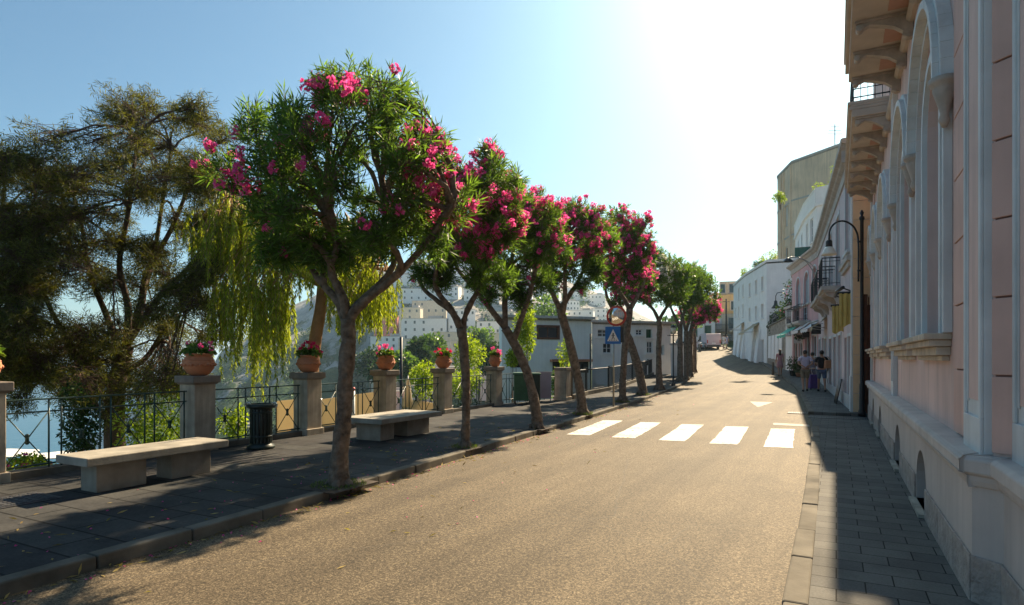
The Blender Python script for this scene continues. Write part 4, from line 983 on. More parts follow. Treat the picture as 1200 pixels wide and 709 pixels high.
def arch_band(mb, fr, c, zs, r0, r1, d0, d1, z_base=None, rise=1.0, n=18):
    for k in range(n):
        a, b = math.pi*k/n, math.pi*(k+1)/n; P = []
        for dd in (d0, d1):
            for (r, t) in ((r0, a), (r1, a), (r1, b), (r0, b)): P.append(fr.p(c+r*math.cos(t), zs+r*rise*math.sin(t), dd))
        mb.add(P, [(0, 1, 2, 3), (7, 6, 5, 4), (0, 4, 5, 1), (2, 6, 7, 3), (1, 5, 6, 2), (3, 7, 4, 0)])
    if z_base is not None:
        fbox(mb, fr, c-r1, c-r0, z_base, zs, d0, d1); fbox(mb, fr, c+r0, c+r1, z_base, zs, d0, d1)
def frame_bars(mb, fr, op, w, d0, d1, grow=0):
    """frame following the opening's outline"""
    P = op_poly(op, grow=grow); u0, u1, z0, z1 = op['r']; cu = (u0+u1)/2; cz = (z0+z1)/2
    out = P; inn = []
    op2 = dict(op); op2['r'] = (u0-grow+w, u1+grow-w, z0+w, z1+grow-w); inn = op_poly(op2)
    n = len(out)
    vs = [fr.p(a, b, d0) for a, b in out]+[fr.p(a, b, d0) for a, b in inn]+[fr.p(a, b, d1) for a, b in out]+[fr.p(a, b, d1) for a, b in inn]
    fs = []
    for i in range(n):
        j = (i+1) % n; fs += [(i, j, n+j, n+i), (2*n+i, 2*n+j, 3*n+j, 3*n+i), (i, j, 2*n+j, 2*n+i), (n+i, n+j, 3*n+j, 3*n+i)]
    mb.add(vs, fs)
def fill_panel(mb, fr, op, d, th=.02):
    P = op_poly(op); mb.ext([(a, b) for a, b in P], fr.p(0, 0, d), fr.U, Vector((0, 0, 1)), fr.N*-th)
def window(parent, fr, op, depth=.16, fm='white_wood', bars=1, simple=False):
    kind = op.get('k', 'win'); u0, u1, z0, z1 = op['r']; fm = op.get('m', fm)
    if kind in ('win', 'shop'):
        m = MB(); frame_bars(m, fr, op, .06, -depth+.03, -depth+.08)
        if not simple:
            cu = (u0+u1)/2; fbox(m, fr, cu-.025, cu+.025, z0+.05, z1-.06, -depth+.035, -depth+.07)
            for k in range(bars): zz = z0+(z1-z0)*(k+1)/(bars+1); fbox(m, fr, u0+.05, u1-.05, zz-.018, zz+.018, -depth+.037, -depth+.068)
        w = m.build('window', M[fm], parent); m = MB(); fill_panel(m, fr, op, -depth+.045, .01); m.build('pane', M['glass'], w); return w
    elif kind == 'shut':
        m = MB(); fill_panel(m, fr, op, -depth, .02); cu = (u0+u1)/2; dd = -depth+.05
        for (a, b) in ((u0+.02, cu-.012), (cu+.012, u1-.02)):
            for (q, r_) in ((a, a+.06), (b-.06, b)): fbox(m, fr, q, r_, z0+.02, z1-.02-(.12 if op.get('arch') else 0), dd-.045, dd)
            zz = z0+.08
            top = z1-.06-(.3*(u1-u0) if op.get('arch') else 0)
            while zz < top: fbox(m, fr, a+.055, b-.055, zz, zz+.03, dd-.04, dd-.008); zz += .055 if not simple else .12
        return m.build('shutters', M[fm], parent)
    elif kind == 'door':
        m = MB(); fill_panel(m, fr, op, -depth, .05); cu = (u0+u1)/2
        frame_bars(m, fr, op, .08, -depth, -depth+.05)
        for k in range(3):
            h = (z1-z0-.3)/3
            for (a, b) in ((u0+.14, cu-.05), (cu+.05, u1-.14)): fbox(m, fr, a, b, z0+.12+k*h, z0+k*h+h, -depth+.0, -depth+.025)
        o = m.build('door', M[fm], parent); m = MB(); m.ball(fr.p(cu+.07, z0+1.05, -depth+.07), .03, 8); m.build('handle', M['steel'], o); return o
    elif kind == 'dark':
        m = MB(); frame_bars(m, fr, op, .07, -depth-.02, -depth+.05); w = m.build('door_frame', M[fm], parent)
        m = MB(); fill_panel(m, fr, op, -depth-.35, .02); m.build('doorway_shade', M['dark'], w); return w  # open doorway: near-black sheet set back inside paints the shade within
def surround(mb, fr, op, w=.12, d=.035, sill=True):
    u0, u1, z0, z1 = op['r']
    if op.get('arch'):
        r = (u1-u0)/2; arch_band(mb, fr, (u0+u1)/2, z1-r*op.get('rise', 1), r+.004, r+w, 0.0, d, z0, op.get('rise', 1), 12)
    else:
        fbox(mb, fr, u0-w, u0-.003, z0, z1+w, 0, d); fbox(mb, fr, u1+.003, u1+w, z0, z1+w, 0, d); fbox(mb, fr, u0-.003, u1+.003, z1+.003, z1+w, 0, d-.004)
    if sill: fbox(mb, fr, u0-w-.05, u1+w+.05, z0-.09, z0-.003, 0, d+.07)
def balcony(parent, fr, u0, u1, z, dep=.7, h=.95, rail='iron_black', corb=2, slab=.14, spindle=.11, name='balcony'):
    m = MB(); fbox(m, fr, u0, u1, z-slab, z, .01, dep); fbox(m, fr, u0+.06, u1-.06, z-slab-.07, z-slab-.002, .01, dep-.09)
    b = m.build(name, M['cornice'], parent)
    for k in range(corb):
        m = MB(); u = u0+.25+(u1-u0-.5)*k/max(1, corb-1); P = [(0, 0), (dep*.75, 0), (dep*.7, -.1), (dep*.3, -.2), (.08, -.42), (0, -.45)]
        m.ext(P, fr.p(u-.06, z-slab-.074, .01), fr.N, Vector((0, 0, 1)), fr.U*.12)
        m.build('bracket', M['cornice'], b)
    m = MB(); pts = [fr.p(u0+.03, z, .02), fr.p(u0+.03, z, dep-.04), fr.p(u1-.03, z, dep-.04), fr.p(u1-.03, z, .02)]
    Z = Vector((0, 0, 1))
    for zz, r in ((h, .02), (.10, .012), (h-.12, .010)): m.tube([p+Z*zz for p in pts], r, 6)
    for p, q in zip(pts, pts[1:]):
        L = (q-p).length; k = max(2, int(L/spindle))
        for i in range(k+1): c = p.lerp(q, i/k); m.tube([c, c+Z*h], .008, 4, cap=False)
    m.build('balcony_railing', M[rail], b); return b
def building(name, label, pts, z0, z1, wm, ops=None, roofm='roof_flat', group=None, cat_='building', par=.0, depth=.2, trim=None, simple=False, fm='white_wood', surr=True, cor=True):
    """pts: footprint clockwise seen from above so that outward is left of each edge"""
    ops = ops or {}; c = Vector((sum(p[0] for p in pts)/len(pts), sum(p[1] for p in pts)/len(pts), z0))
    t = thing(name, label, cat_, c, 0, group); m = MB(); n = len(pts); frs = []
    for i in range(n):
        fr = FR(pts[i], pts[(i+1) % n]); frs.append(fr)
        wall(m, fr, 0, fr.L, z0, z1+par, ops.get(i, []), depth)
    if par:
        pass
    m.build('wall', M[wm], t)
    m = MB(); m.ext([(p[0], p[1]) for p in pts], (0, 0, z1-.12), (1, 0, 0), (0, 1, 0), (0, 0, .12-.004 if not par else .06)); m.build('roof', M[roofm], t)
    tm = trim or wm; m = MB(); used = False
    for i in range(n):
        for op in ops.get(i, []):
            wo = window(t, frs[i], op, depth*.8, fm, op.get('bars', 1), simple)
            if surr and op.get('k', 'win') != 'dark' and not op.get('nosur'): m = MB(); surround(m, frs[i], op, .10 if not simple else .08, .03, op.get('k', 'win') in ('win', 'shut') and not op.get('nosill')); m.build('surround', M[trim or 'cornice'], wo)
    return t, frs

# ---------------------------------------------------------------- the pink villa on the right
VX = .90
t = thing('villa', 'pink stucco villa with hooded arched windows and stone plinth filling the right edge', 'villa', (VX+3, 8, .1))
fr = FR((VX, 4.95), (VX, 19.6)); L = fr.L        # u = Y-4.95
WC = [7.62, 10.25, 13.9, 16.4, 18.6]; WC = [w_-4.95 for w_ in WC]
HW = [.62, .62, .55, .5, .4]
HH = [1.10, 1.10, 1.0, .9, .75]
ZS, ZA = 1.92, 4.72
ops = [dict(r=(c-h, c+h, ZS, ZA), arch=1, k='shut', m='frame_blue') for c, h in zip(WC, HW)]
m = MB(); wall(m, fr, 0, L, 1.0, 9.6, ops, .26)
ch = FR((1.03, 4.82), (VX, 4.95)); wall(m, ch, 0, ch.L, 1.0, 9.6)
nf = FR((1.03, -4), (1.03, 4.82)); wall(m, nf, 0, nf.L, 1.0, 9.6)
ef = FR((VX, 19.6), (9, 19.6)); wall(m, ef, 0, ef.L, 0, 9.6); bf = FR((9, 19.6), (9, -4)); wall(m, bf, 0, bf.L, 0, 9.6); b2 = FR((9, -4), (1.03, -4)); wall(m, b2, 0, b2.L, 0, 9.6)
m.build('wall', M['villa_pink'], t)
m = MB(); m.ext([(VX-.3, 19.9), (9.3, 19.9), (9.3, -4.3), (VX-.3, -4.3)], (0, 0, 9.6), (1, 0, 0), (0, 1, 0), (0, 0, .3)); m.build('roof', M['roof_flat'], t)
# plinth with arched cellar vents
PX = .79
pf = FR((PX, 4.99), (PX, 19.62)); vents = [dict(r=(c-.42, c+.42, .14, .72), arch=1, rise=.9) for c in (7.75-4.99, 10.55-4.99, 14.6-4.99, 17.2-4.99)]
m = MB(); wall(m, pf, 0, pf.L, .05, .98, vents, .3); pc = FR((.93, 4.85), (PX, 4.99)); wall(m, pc, 0, pc.L, .05, .98); pn = FR((.93, -4), (.93, 4.85)); wall(m, pn, 0, pn.L, .05, .98)
pe = FR((PX, 19.62), (2.5, 19.62)); wall(m, pe, 0, pe.L, .05, .98); m.build('plinth', M['villa_plinth'], t)
rnd = random.Random(8); m = MB()      # rough stone course at the foot of the plinth, broken by the vents
def course(f, u0, u1, d):
    u = u0
    while u < u1-.05:
        w = min(rnd.uniform(.55, .9), u1-u); fbox(m, f, u+.003, u+w-.003, .04, .40+rnd.uniform(-.004, .004), .001, d+rnd.uniform(-.003, .003)); u += w
def run(f, u0, u1):
    global m
    m = MB(); course(f, u0, u1, .018); m.build('foot_course', M['travertine'], t, .006)
cuts = [0]+[x for v in vents for x in (v['r'][0]-.03, v['r'][1]+.03)]+[pf.L]
for a, b in zip(cuts[::2], cuts[1::2]): run(pf, a, b)
run(pc, 0, pc.L); run(pn, 0, pn.L)
for v in vents:
    m = MB(); fill_panel(m, pf, v, -.28, .02)
    for k in range(8): u = v['r'][0]+.84*(k+.5)/8; m.tube([pf.p(u, .14, -.10), pf.p(u, .34+.36*math.sin(math.pi*(k+.5)/8), -.10)], .009, 5)
    for zz in (.24, .34): m.tube([pf.p(v['r'][0], zz, -.10), pf.p(v['r'][1], zz, -.10)], .007, 5)
    o = m.build('cellar_vent', M['brown_wood'], t)
    m = MB(); fbox(m, pf, v['r'][0]-.04, v['r'][1]+.04, .105, .14, -.2, .07); m.build('sill', M['bench'], o)
# moulded ledge
def ledge_run(f, u0, u1, prof, mb):
    P = [(d, z) for d, z in prof]; mb.ext(P, f.p(u0, 0, 0), f.N, Vector((0, 0, 1)), f.U*(u1-u0))
lp = [(-.2, .86), (.02, .86), (.035, .90), (.035, .93), (.075, .955), (.075, 1.035), (.05, 1.06), (-.2, 1.075)]
m = MB(); ledge_run(pf, -.03, pf.L, lp, m); ledge_run(pc, -.0, pc.L, lp, m); ledge_run(pn, 0, pn.L+.03, lp, m); ledge_run(pe, 0, pe.L, lp, m); m.build('ledge', M['villa_ledge'], t, .008)
m = MB(); lp2 = [(-.15, 6.10), (.05, 6.10), (.09, 6.14), (.09, 6.18), (-.15, 6.18)]; ledge_run(fr, 0, L, lp2, m)
m.build('string_course', M['soffit'], t)
# pilasters with raised rims
def pilaster(f, u0, u1, z0=1.05, z1=6.12, nm='pilaster', base=True):
    m = MB(); fbox(m, f, u0, u1, z0, z1, .0, .05); r = .055
    fbox(m, f, u0, u0+r, z0+.25, z1, .05, .07); fbox(m, f, u1-r, u1, z0+.25, z1, .05, .07)
    fbox(m, f, u0+r+.035, u0+r+.055, z0+.34, z1, .05, .062); fbox(m, f, u1-r-.055, u1-r-.035, z0+.34, z1, .05, .062)
    fbox(m, f, u0, u1, z0, z0+.25, .05, .07)
    m.build(nm, M['villa_trim'], t, .006)
    m = MB(); fbox(m, f, u0+r+.057, u1-r-.057, z0+.36, z1-.02, .05, .054); m.build('pilaster_panel', M['villa_pink'], t)
pilaster(fr, .03, .62); pilaster(fr, 7.0, 7.42); pilaster(nf, nf.L-.60, nf.L-.02); pilaster(fr, L-.32, L-.02)
pilaster(nf, nf.L-1.9, nf.L-1.3)
# rusticated blocks
m = MB(); z = 1.09
def blocks(f, u0, u1, h=.5, d=.03, z0=1.09, z1=6.08):
    m = MB(); fbox(m, f, u0+.01, u1-.01, z0, z1, .001, .008); m.build('block_joints', plain('dark mortar joint', (.26, .14, .11), .9, .2), t)
    m = MB()
    z = z0
    while z < z1-.1: fbox(m, f, u0, u1, z, min(z+h-.013, z1), 0, d); z += h
    m.build('rusticated_blocks', plain('villa block plaster', (.68, .44, .37), .85, .12, 2, .3, 30, world=True, streak=.25), t, .005)
blocks(ch, .004, ch.L-.004, .5); blocks(fr, .66, WC[0]-HH[0]-.24, .52); blocks(fr, L-1.0, L-.35, .5)
# windows with hood moulds
for i, (c, h, H) in enumerate(zip(WC, HW, HH)):
    op = ops[i]; u0, u1, z0, z1 = op['r']; Zs = ZA-h
    m = MB(); fill_panel(m, fr, op, -.24, .02); o = None
    frame_bars(m, fr, op, .07, -.17, -.10)
    cu = c; fbox(m, fr, cu-.035, cu+.035, z0, z1-.05, -.17, -.095); fbox(m, fr, u0+.05, u1-.05, Zs-.05, Zs+.03, -.17, -.096)
    w = m.build('window', M['frame_blue'], t)
    for (a, b) in ((u0+.075, cu-.04), (cu+.04, u1-.075)):
        m = MB(); fbox(m, fr, a, a+.05, z0+.02, Zs-.06, -.165, -.12); fbox(m, fr, b-.05, b, z0+.02, Zs-.06, -.165, -.12); zz = z0+.06
        while zz < Zs-.12: fbox(m, fr, a+.05, b-.05, zz, zz+.035, -.16, -.125); zz += .062
        fbox(m, fr, a+.05, b-.05, z0+.0, z0+.06, -.165, -.12); m.build('shutter', M['frame_blue'], w)
    m = MB(); arch_band(m, fr, c, Zs, h+.004, h+.10, .0, .05, ZS, 1, 20); arch_band(m, fr, c, Zs, h+.13, h+.19, .0, .03, ZS, 1, 20); m.build('window_surround', M['villa_trim'], t)
    Zh = Zs+.02
    m = MB(); arch_band(m, fr, c, Zh, H-.02, H+.06, .0, .16, None, 1.0, 24); arch_band(m, fr, c, Zh, H+.06, H+.12, .0, .11, None, 1.0, 24); arch_band(m, fr, c, Zh, H-.10, H-.02, 0, .07, ZS, 1, 24); m.build('hood_mould', M['villa_trim'], t, .006)
    m = MB(); Pn = [(c+(H-.10)*math.cos(math.pi*k/20), Zh+(H-.10)*math.sin(math.pi*k/20)) for k in range(21)]
    Pi = [(c+(h+.19)*math.cos(math.pi*k/20), Zs+(h+.19)*math.sin(math.pi*k/20)) for k in range(21)]
    vs = [fr.p(a, b, .012) for a, b in Pn]+[fr.p(a, b, .012) for a, b in Pi]; m.add(vs, [(k, k+1, k+22, k+21) for k in range(20)])
    m.build('tympanum', M['villa_terra'], t)
    for s_ in (-1, 1):       # corbels carrying the hood
        cc = fr.p(c+s_*(H+.05), Zh, .07); m = MB(); m.lathe([(.02, -.42), (.045, -.36), (.03, -.30), (.06, -.20), (.09, -.10), (.085, -.07), (.115, -.05), (.12, .0)], cc, 12); m.build('corbel', M['bracket'], t)
    m = MB(); s0, s1 = c-H+.05, c+H-.05
    for (dz0, dz1, dd, e) in ((-.06, 0, .21, 0), (-.12, -.06, .17, .03), (-.20, -.12, .11, .07), (-.25, -.20, .06, .12)): fbox(m, fr, s0+e, s1-e, ZS+dz0, ZS+dz1-.002, 0, dd)
    m.build('sill', M['sill'], t, .008)
# balconies on scroll brackets
def villa_balcony(y0, y1, xo, z, th=.36):
    u0, u1 = y0-4.95, y1-4.95; dep = VX-xo
    m = MB(); fbox(m, fr, u0, u1, z, z+.14, .01, dep); fbox(m, fr, u0, u1, z+.142, z+.20, .01, dep+.05); fbox(m, fr, u0-.0, u1, z+.202, z+th-.06, .01, dep+.02); fbox(m, fr, u0, u1, z+th-.058, z+th, .01, dep+.07)
    o = m.build('balcony', M['soffit'], t, .008)
    m = MB(); k = max(2, int((u1-u0)/.95))
    for i in range(k):      # coffers in the soffit between brackets
        a = u0+(u1-u0)*(i+.5)/k
        fbox(m, fr, a+.18, a+.30, z-.05, z-.002, .1, dep-.1) if False else None
    for i in range(k+1):
        u = u0+.12+(u1-u0-.24)*i/k; f2 = fr
        w = .10; P = [(.01, -.02), (dep-.10, -.02), (dep-.06, -.06), (dep-.07, -.11), (dep-.14, -.12), (dep-.22, -.09), (dep*.45, -.14), (.22, -.18), (.12, -.26), (.13, -.32), (.06, -.36), (.01, -.36)]
        mm = MB(); mm.ext(P, fr.p(u-w/2, z+.02, 0), fr.N, Vector((0, 0, 1)), fr.U*w)
        mm.tube([fr.p(u-w/2-.015, z-.09, dep-.10), fr.p(u+w/2+.015, z-.09, dep-.10)], .045, 10); mm.tube([fr.p(u-w/2-.015, z-.30, .07), fr.p(u+w/2+.015, z-.30, .07)], .035, 10)
        fbox(mm, fr, u-w/2-.03, u+w/2+.03, z-.035, z-.001, .02, dep-.04)
        mm.build('bracket', M['bracket'], o, .005)
        if i < k:
            ua, ub = u+.14, u0+.12+(u1-u0-.24)*(i+1)/k-.14
            m2 = MB(); fbox(m2, fr, ua+.05, ub-.05, z-.012, z-.001, .06, dep*.42); m2.build('soffit_panel', M['villa_terra'], o)
    m = MB(); zt = z+th; pts = [fr.p(u0+.04, zt, .02), fr.p(u0+.04, zt, dep-.03), fr.p(u1-.04, zt, dep-.03), fr.p(u1-.04, zt, .02)]; Z = Vector((0, 0, 1))
    for zz, r in ((.98, .022), (.08, .014), (.84, .012), (.24, .012)): m.tube([p+Z*zz for p in pts], r, 6)
    for p, q in zip(pts, pts[1:]):
        kk = max(2, int((q-p).length/.10))
        for i in range(kk+1): c = p.lerp(q, i/kk); m.tube([c, c+Z*.98], .008, 4, cap=False)
    m.build('balcony_railing', M['iron_black'], o)
    return o
villa_balcony(2.0, 11.6, .18, 6.25); villa_balcony(13.3, 19.4, .26, 6.25, .30)
# upper storey shutters (seen from below and in the mirror)
# gate between the villa and the next house
GX, GY = .92, 19.9
t = thing('gate', 'tall rusty brown double gate between the pink villa and the next house', 'gate', (GX, GY, .02)); fg = FR((.68, 20.2), (2.1, 20.3), -1)
z0 = .03
m = MB(); fbox(m, fg, .0, .10, z0, 3.5, -.08, .08); m.build('gate_post', M['brown_wood'], t); m = MB(); fbox(m, fg, 1.42, 1.52, z0, 3.5, -.08, .08); m.build('gate_post', M['brown_wood'], t)
for (a, b) in ((.11, .75), (.77, 1.41)):
    m = MB(); fbox(m, fg, a, b, z0+.05, 3.2, -.02, .02)
    for k in range(7): u = a+.02+(b-a-.04)*k/6; fbox(m, fg, u-.012, u+.012, z0+.05, 3.42, .02, .045)
    for zz in (.2, 1.2, 2.2, 3.1): fbox(m, fg, a, b, zz, zz+.07, .022, .05)
    o = m.build('gate_leaf', M['brown_wood'], t)
m = MB(); m.ball(fg.p(.80, 1.15, .07), .035, 8); m.build('handle', M['steel'], t)

# ---------------------------------------------------------------- next houses along the right pavement
fA1 = ((.43, 20.5), (-.34, 31.4)); A2e = (-.9, 39.0)
def OP(u0, u1, z0, z1, k='win', **kw): return dict(r=(u0, u1, z0, z1), k=k, **kw)
ops0 = [OP(.9, 2.2, 5.0, 7.3, 'win', m='frame_blue', bars=2), OP(4.6, 5.9, 4.25, 6.9, 'win', m='frame_blue', bars=2), OP(8.3, 9.6, 4.25, 6.9, 'win', m='frame_blue', bars=2),
        OP(.5, 1.35, .18, 2.35, 'door', m='frame_blue'), OP(1.9, 2.7, .2, 2.35, 'dark', m='frame_blue'), OP(3.9, 5.2, .2, 2.5, 'door', m='frame_blue'), OP(6.0, 7.3, .25, 2.5, 'shop', m='frame_blue'), OP(8.2, 9.9, .25, 2.5, 'shop', m='white_wood')]
ops1 = [OP(.9, 2.2, 4.25, 6.9, 'win', m='frame_blue', bars=2), OP(4.6, 5.8, 4.6, 6.9, 'win', m='frame_blue', bars=2), OP(.5, 2.2, .38, 2.6, 'shop'), OP(3.0, 4.4, .42, 2.7, 'dark'), OP(5.2, 7.0, .46, 2.7, 'shop')]
pts = [(.43, 20.5), (-.34, 31.4), A2e, (8, 42), (10, 20.5)]
t, frs = building('house', 'whitish pink shop house with black iron balconies just beyond the gate on the right', pts, -.2, 8.0, 'whitepink_wall', {0: ops0, 1: ops1}, trim='villa_trim', depth=.22)
HA = t
f5 = FR((10, 20.5), (.43, 20.5))
m = MB(); z = .1     # orange beige rusticated end wall facing the camera
while z < 7.6: fbox(m, f5, 0, f5.L-.0, z, z+.545, .0, .03); z += .56
m.build('end_wall_blocks', M['orange_wall'], t, .006)
m = MB(); fbox(m, frs[0], -.03, .28, 0.0, 1.15, .0, .07); fbox(m, frs[0], -.03, .22, 1.16, 7.5, .0, .04); m.build('corner_pier', M['villa_trim'], t)
m = MB(); fbox(m, frs[0], .29, frs[0].L, 0, .55, .0, .03); fbox(m, frs[1], 0, frs[1].L, .1, .75, 0, .03); m.build('plinth', M['grey_wall'], t)
def cornice_run(mb, f, u0, u1, zt, k=1.0):
    ledge_run(f, u0, u1, [(-.1, zt-.62*k), (.05, zt-.62*k), (.07, zt-.5*k), (.03, zt-.48*k), (.05, zt-.28*k), (.16, zt-.22*k), (.20, zt-.16*k), (.32, zt-.12*k), (.34, zt-.02*k), (.28, zt), (-.1, zt)], mb)
m = MB(); cornice_run(m, frs[0], -.3, frs[0].L+.0, 8.05); cornice_run(m, frs[1], 0.0, frs[1].L, 8.05); cornice_run(m, FR((10, 20.5), (.43, 20.5)), 0, f5.L+.3, 8.046); m.build('cornice', M['cornice'], t)
for f, u0, u1, z in ((frs[0], 4.1, 6.5, 4.25), (frs[0], 7.5, 10.4, 4.25), (frs[1], .2, 2.7, 4.3)): balcony(t, f, u0, u1, z, .62, 1.0)
m = MB(); fbox(m, frs[0], .3, 3.2, 4.6, 4.75, 0, .14); fbox(m, frs[0], .45, 3.0, 4.45, 4.598, 0, .08); m.build('window_ledge', M['cornice'], t)
# pink house with three arched windows
pts = [A2e, (-2.72, 46.9), (6, 50), (8, 42)]
ops0 = [OP(-.0+.35, 1.55, 5.05, 7.05, 'shut', arch=1, m='frame_blue'), OP(2.5, 4.0, 5.05, 7.0, 'shut', arch=1, m='frame_blue'), OP(5.2, 6.6, 5.05, 6.95, 'shut', arch=1, m='frame_blue'),
        OP(.4, 1.6, .5, 3.0, 'shop'), OP(2.3, 3.7, .55, 3.05, 'dark'), OP(4.5, 5.7, .6, 3.1, 'shop'), OP(6.2, 7.6, .7, 3.1, 'dark'), OP(3.1, 4.5, 4.02, 4.9, 'win', m='frame_blue', nosur=1), OP(5.7, 7.0, 4.0, 4.9, 'win', m='frame_blue', nosur=1)]
t, frs = building('house', 'pink shop house with three arched upper windows and green awning', pts, 0, 8.0, 'pink_wall', {0: ops0}, trim='villa_trim', depth=.2)
m = MB(); cornice_run(m, frs[0], 0, frs[0].L+.3, 8.04); m.build('cornice', M['cornice'], t)
m = MB(); ledge_run(frs[0], 0, frs[0].L, [(-.1, 4.92), (.04, 4.92), (.08, 5.0), (-.1, 5.03)], m); m.build('string_course', M['cornice'], t)
for u0, u1 in ((2.75, 4.9), (5.35, 7.3)): balcony(t, frs[0], u0, u1, 3.98, .55, 1.0)
fP = frs[0]
# small white annex at its end
pts = [(-2.72, 46.95), (-3.25, 48.7), (5, 52), (6, 50.1)]
t, frs = building('house', 'narrow white annex with one window at the far end of the pink house', pts, .3, 5.2, 'white_wall', {0: [OP(.4, 1.3, 3.3, 4.5, 'win')]}, trim='cornice')
m = MB(); fbox(m, frs[0], -.0, frs[0].L+.1, 5.2, 5.35, -.2, .12); m.build('coping', M['cornice'], t)
# rubble retaining wall with planted terrace
RW = [(-3.27, 48.9), (-5.25, 57.0)]
fW = FR(*RW); t = thing('retaining_wall', 'rubble stone retaining wall with white plastered panels below the planted terrace', 'wall', (RW[0][0], RW[0][1], .6))
m = MB(); m.ext([(-.3, .2), (fW.L, .4), (fW.L, 4.25), (-.3, 4.55)], fW.p(0, 0, 0), fW.U, Vector((0, 0, 1)), fW.N*-6); m.build('stonework', M['stone_wall'], t)
m = MB(); m.ext([(-.3, 4.553), (fW.L, 4.253), (fW.L, 4.37), (-.3, 4.67)], fW.p(0, 0, .08), fW.U, Vector((0, 0, 1)), fW.N*-.5); m.build('coping', M['kerb'], t)
for k in range(4):
    u = 1.2+k*1.65; m = MB(); m.ext([(u, 1.5+.05*k), (u+1.45, 1.5+.05*k), (u+1.25, 3.5), (u-.05, 3.5)], fW.p(0, 0, .06), fW.U, Vector((0, 0, 1)), fW.N*-.05); m.build('plaster_panel', M['white_wall'], t)
m = MB(); a = [fW.p(0, 4.6, -.15), fW.p(fW.L, 4.32, -.15)]
for zz in (.9, .5, .1): m.tube([p+Vector((0, 0, zz)) for p in a], .025, 5)
for k in range(50): c = a[0].lerp(a[1], k/49); m.tube([c, c+Vector((0, 0, .95))], .012, 4, cap=False)
m.build('terrace_railing', M['iron_black'], t)
c = fW.p(1.4, 5.6, -.7); shrub('shrub', 'tall oleander bush with dark pink blossom on the terrace above the stone wall', *proj(c), (c.x*VF.x+c.y*VF.y), 1.3, 2.3, 1500, 'darkshrub', 61, L=.2, Wd=.08, fl=110, ground=4.5)
c = fW.p(3.0, 4.9, -.6); shrub('shrub', 'green bush on the terrace railing next to the dark pink blossoming one', *proj(c), (c.x*VF.x+c.y*VF.y), .9, 1.1, 900, 'shrub', 62, L=.18, Wd=.08, ground=4.4)
c = fW.p(7.0, 4.6, -.5); shrub('shrub', 'small green bush at the far end of the terrace railing against the white wall', *proj(c), (c.x*VF.x+c.y*VF.y), .8, 1.0, 700, 'darkshrub', 63, L=.18, Wd=.08, ground=4.2)
# white building with battered base
z0 = .9
pts = [(-5.3, 57.0), (-8.0, 65.0), (-10.4, 74.0), (0, 80), (6, 57.0)]
ops0 = [OP(u, u+.75, zz, zz+1.25, 'win') for u in (1.1, 3.5, 6.1) for zz in (5.2, 7.6)]+[ OP(1.0, 1.9, 1.15, 3.3, 'dark'), OP(3.2, 4.2, 1.35, 3.4, 'shop'), OP(5.6, 6.5, 1.5, 3.5, 'dark')]
ops1 = [OP(u, u+.75, zz, zz+1.25, 'win') for u in (1.2, 4.4) for zz in (5.9, 7.9)]+[ OP(1.2, 2.4, 1.8, 3.9, 'shop'), OP(4.5, 5.5, 2.1, 4.2, 'dark'), OP(7.0, 7.7, 6.2, 7.2, 'win')]
t, frs = building('house', 'tall white limewashed house with sloping battered base and beige awning at the bend', pts, z0, 9.9, 'white_wall', {0: ops0, 1: ops1}, trim='white_wall', depth=.3)
for f, a, b in ((frs[0], 2.0, 3.1), (frs[0], 4.4, 5.5), (frs[1], .1, 1.1), (frs[1], 2.6, 4.3), (frs[1], 5.7, 7.5)): m = MB(); m.ext([(0.0, .9), (.42, .9), (.22, 3.0), (.0, 4.6)], f.p(a, .15, 0), f.N, Vector((0, 0, 1)), f.U*(b-a)); m.build('buttress', M['white_wall'], t)
f4 = FR(pts[4], pts[0]); m = MB(); fbox(m, f4, 0, f4.L, 9.9, 10.1, -.3, .06); fbox(m, frs[0], 0, frs[0].L, 9.9, 10.1, -.3, .06); fbox(m, frs[1], 0, frs[1].L, 9.9, 10.1, -.3, .061); m.build('coping', M['white_wall'], t)
m = MB(); fbox(m, f4, f4.L-7.5, f4.L-2.2, 10.1, 11.0, -.25, -.15); m.build('green_screen', plain('dark green netting', (.02, .10, .08), .8, .2, 3), t)
for i, (pu, w_, h_, lb, lm) in enumerate([(1.0, .6, .9, 'yellow flowering creeper spilling over the roof edge of the tall white house', 'shrub'), (5.5, .6, .6, 'round green bush on the roof terrace of the tall white house', 'darkshrub'), (8.0, .6, .9, 'yellow green bush at the far corner of the white house roof', 'shrub')]):
    f = frs[0] if i < 2 else frs[1]; c = f.p(pu+(0 if i < 2 else -4), 10.4, -.5); shrub('shrub', lb, *proj(c), (c.x*VF.x+c.y*VF.y), w_, h_, 500, lm, 70+i, L=.15, Wd=.07, ground=9.95)
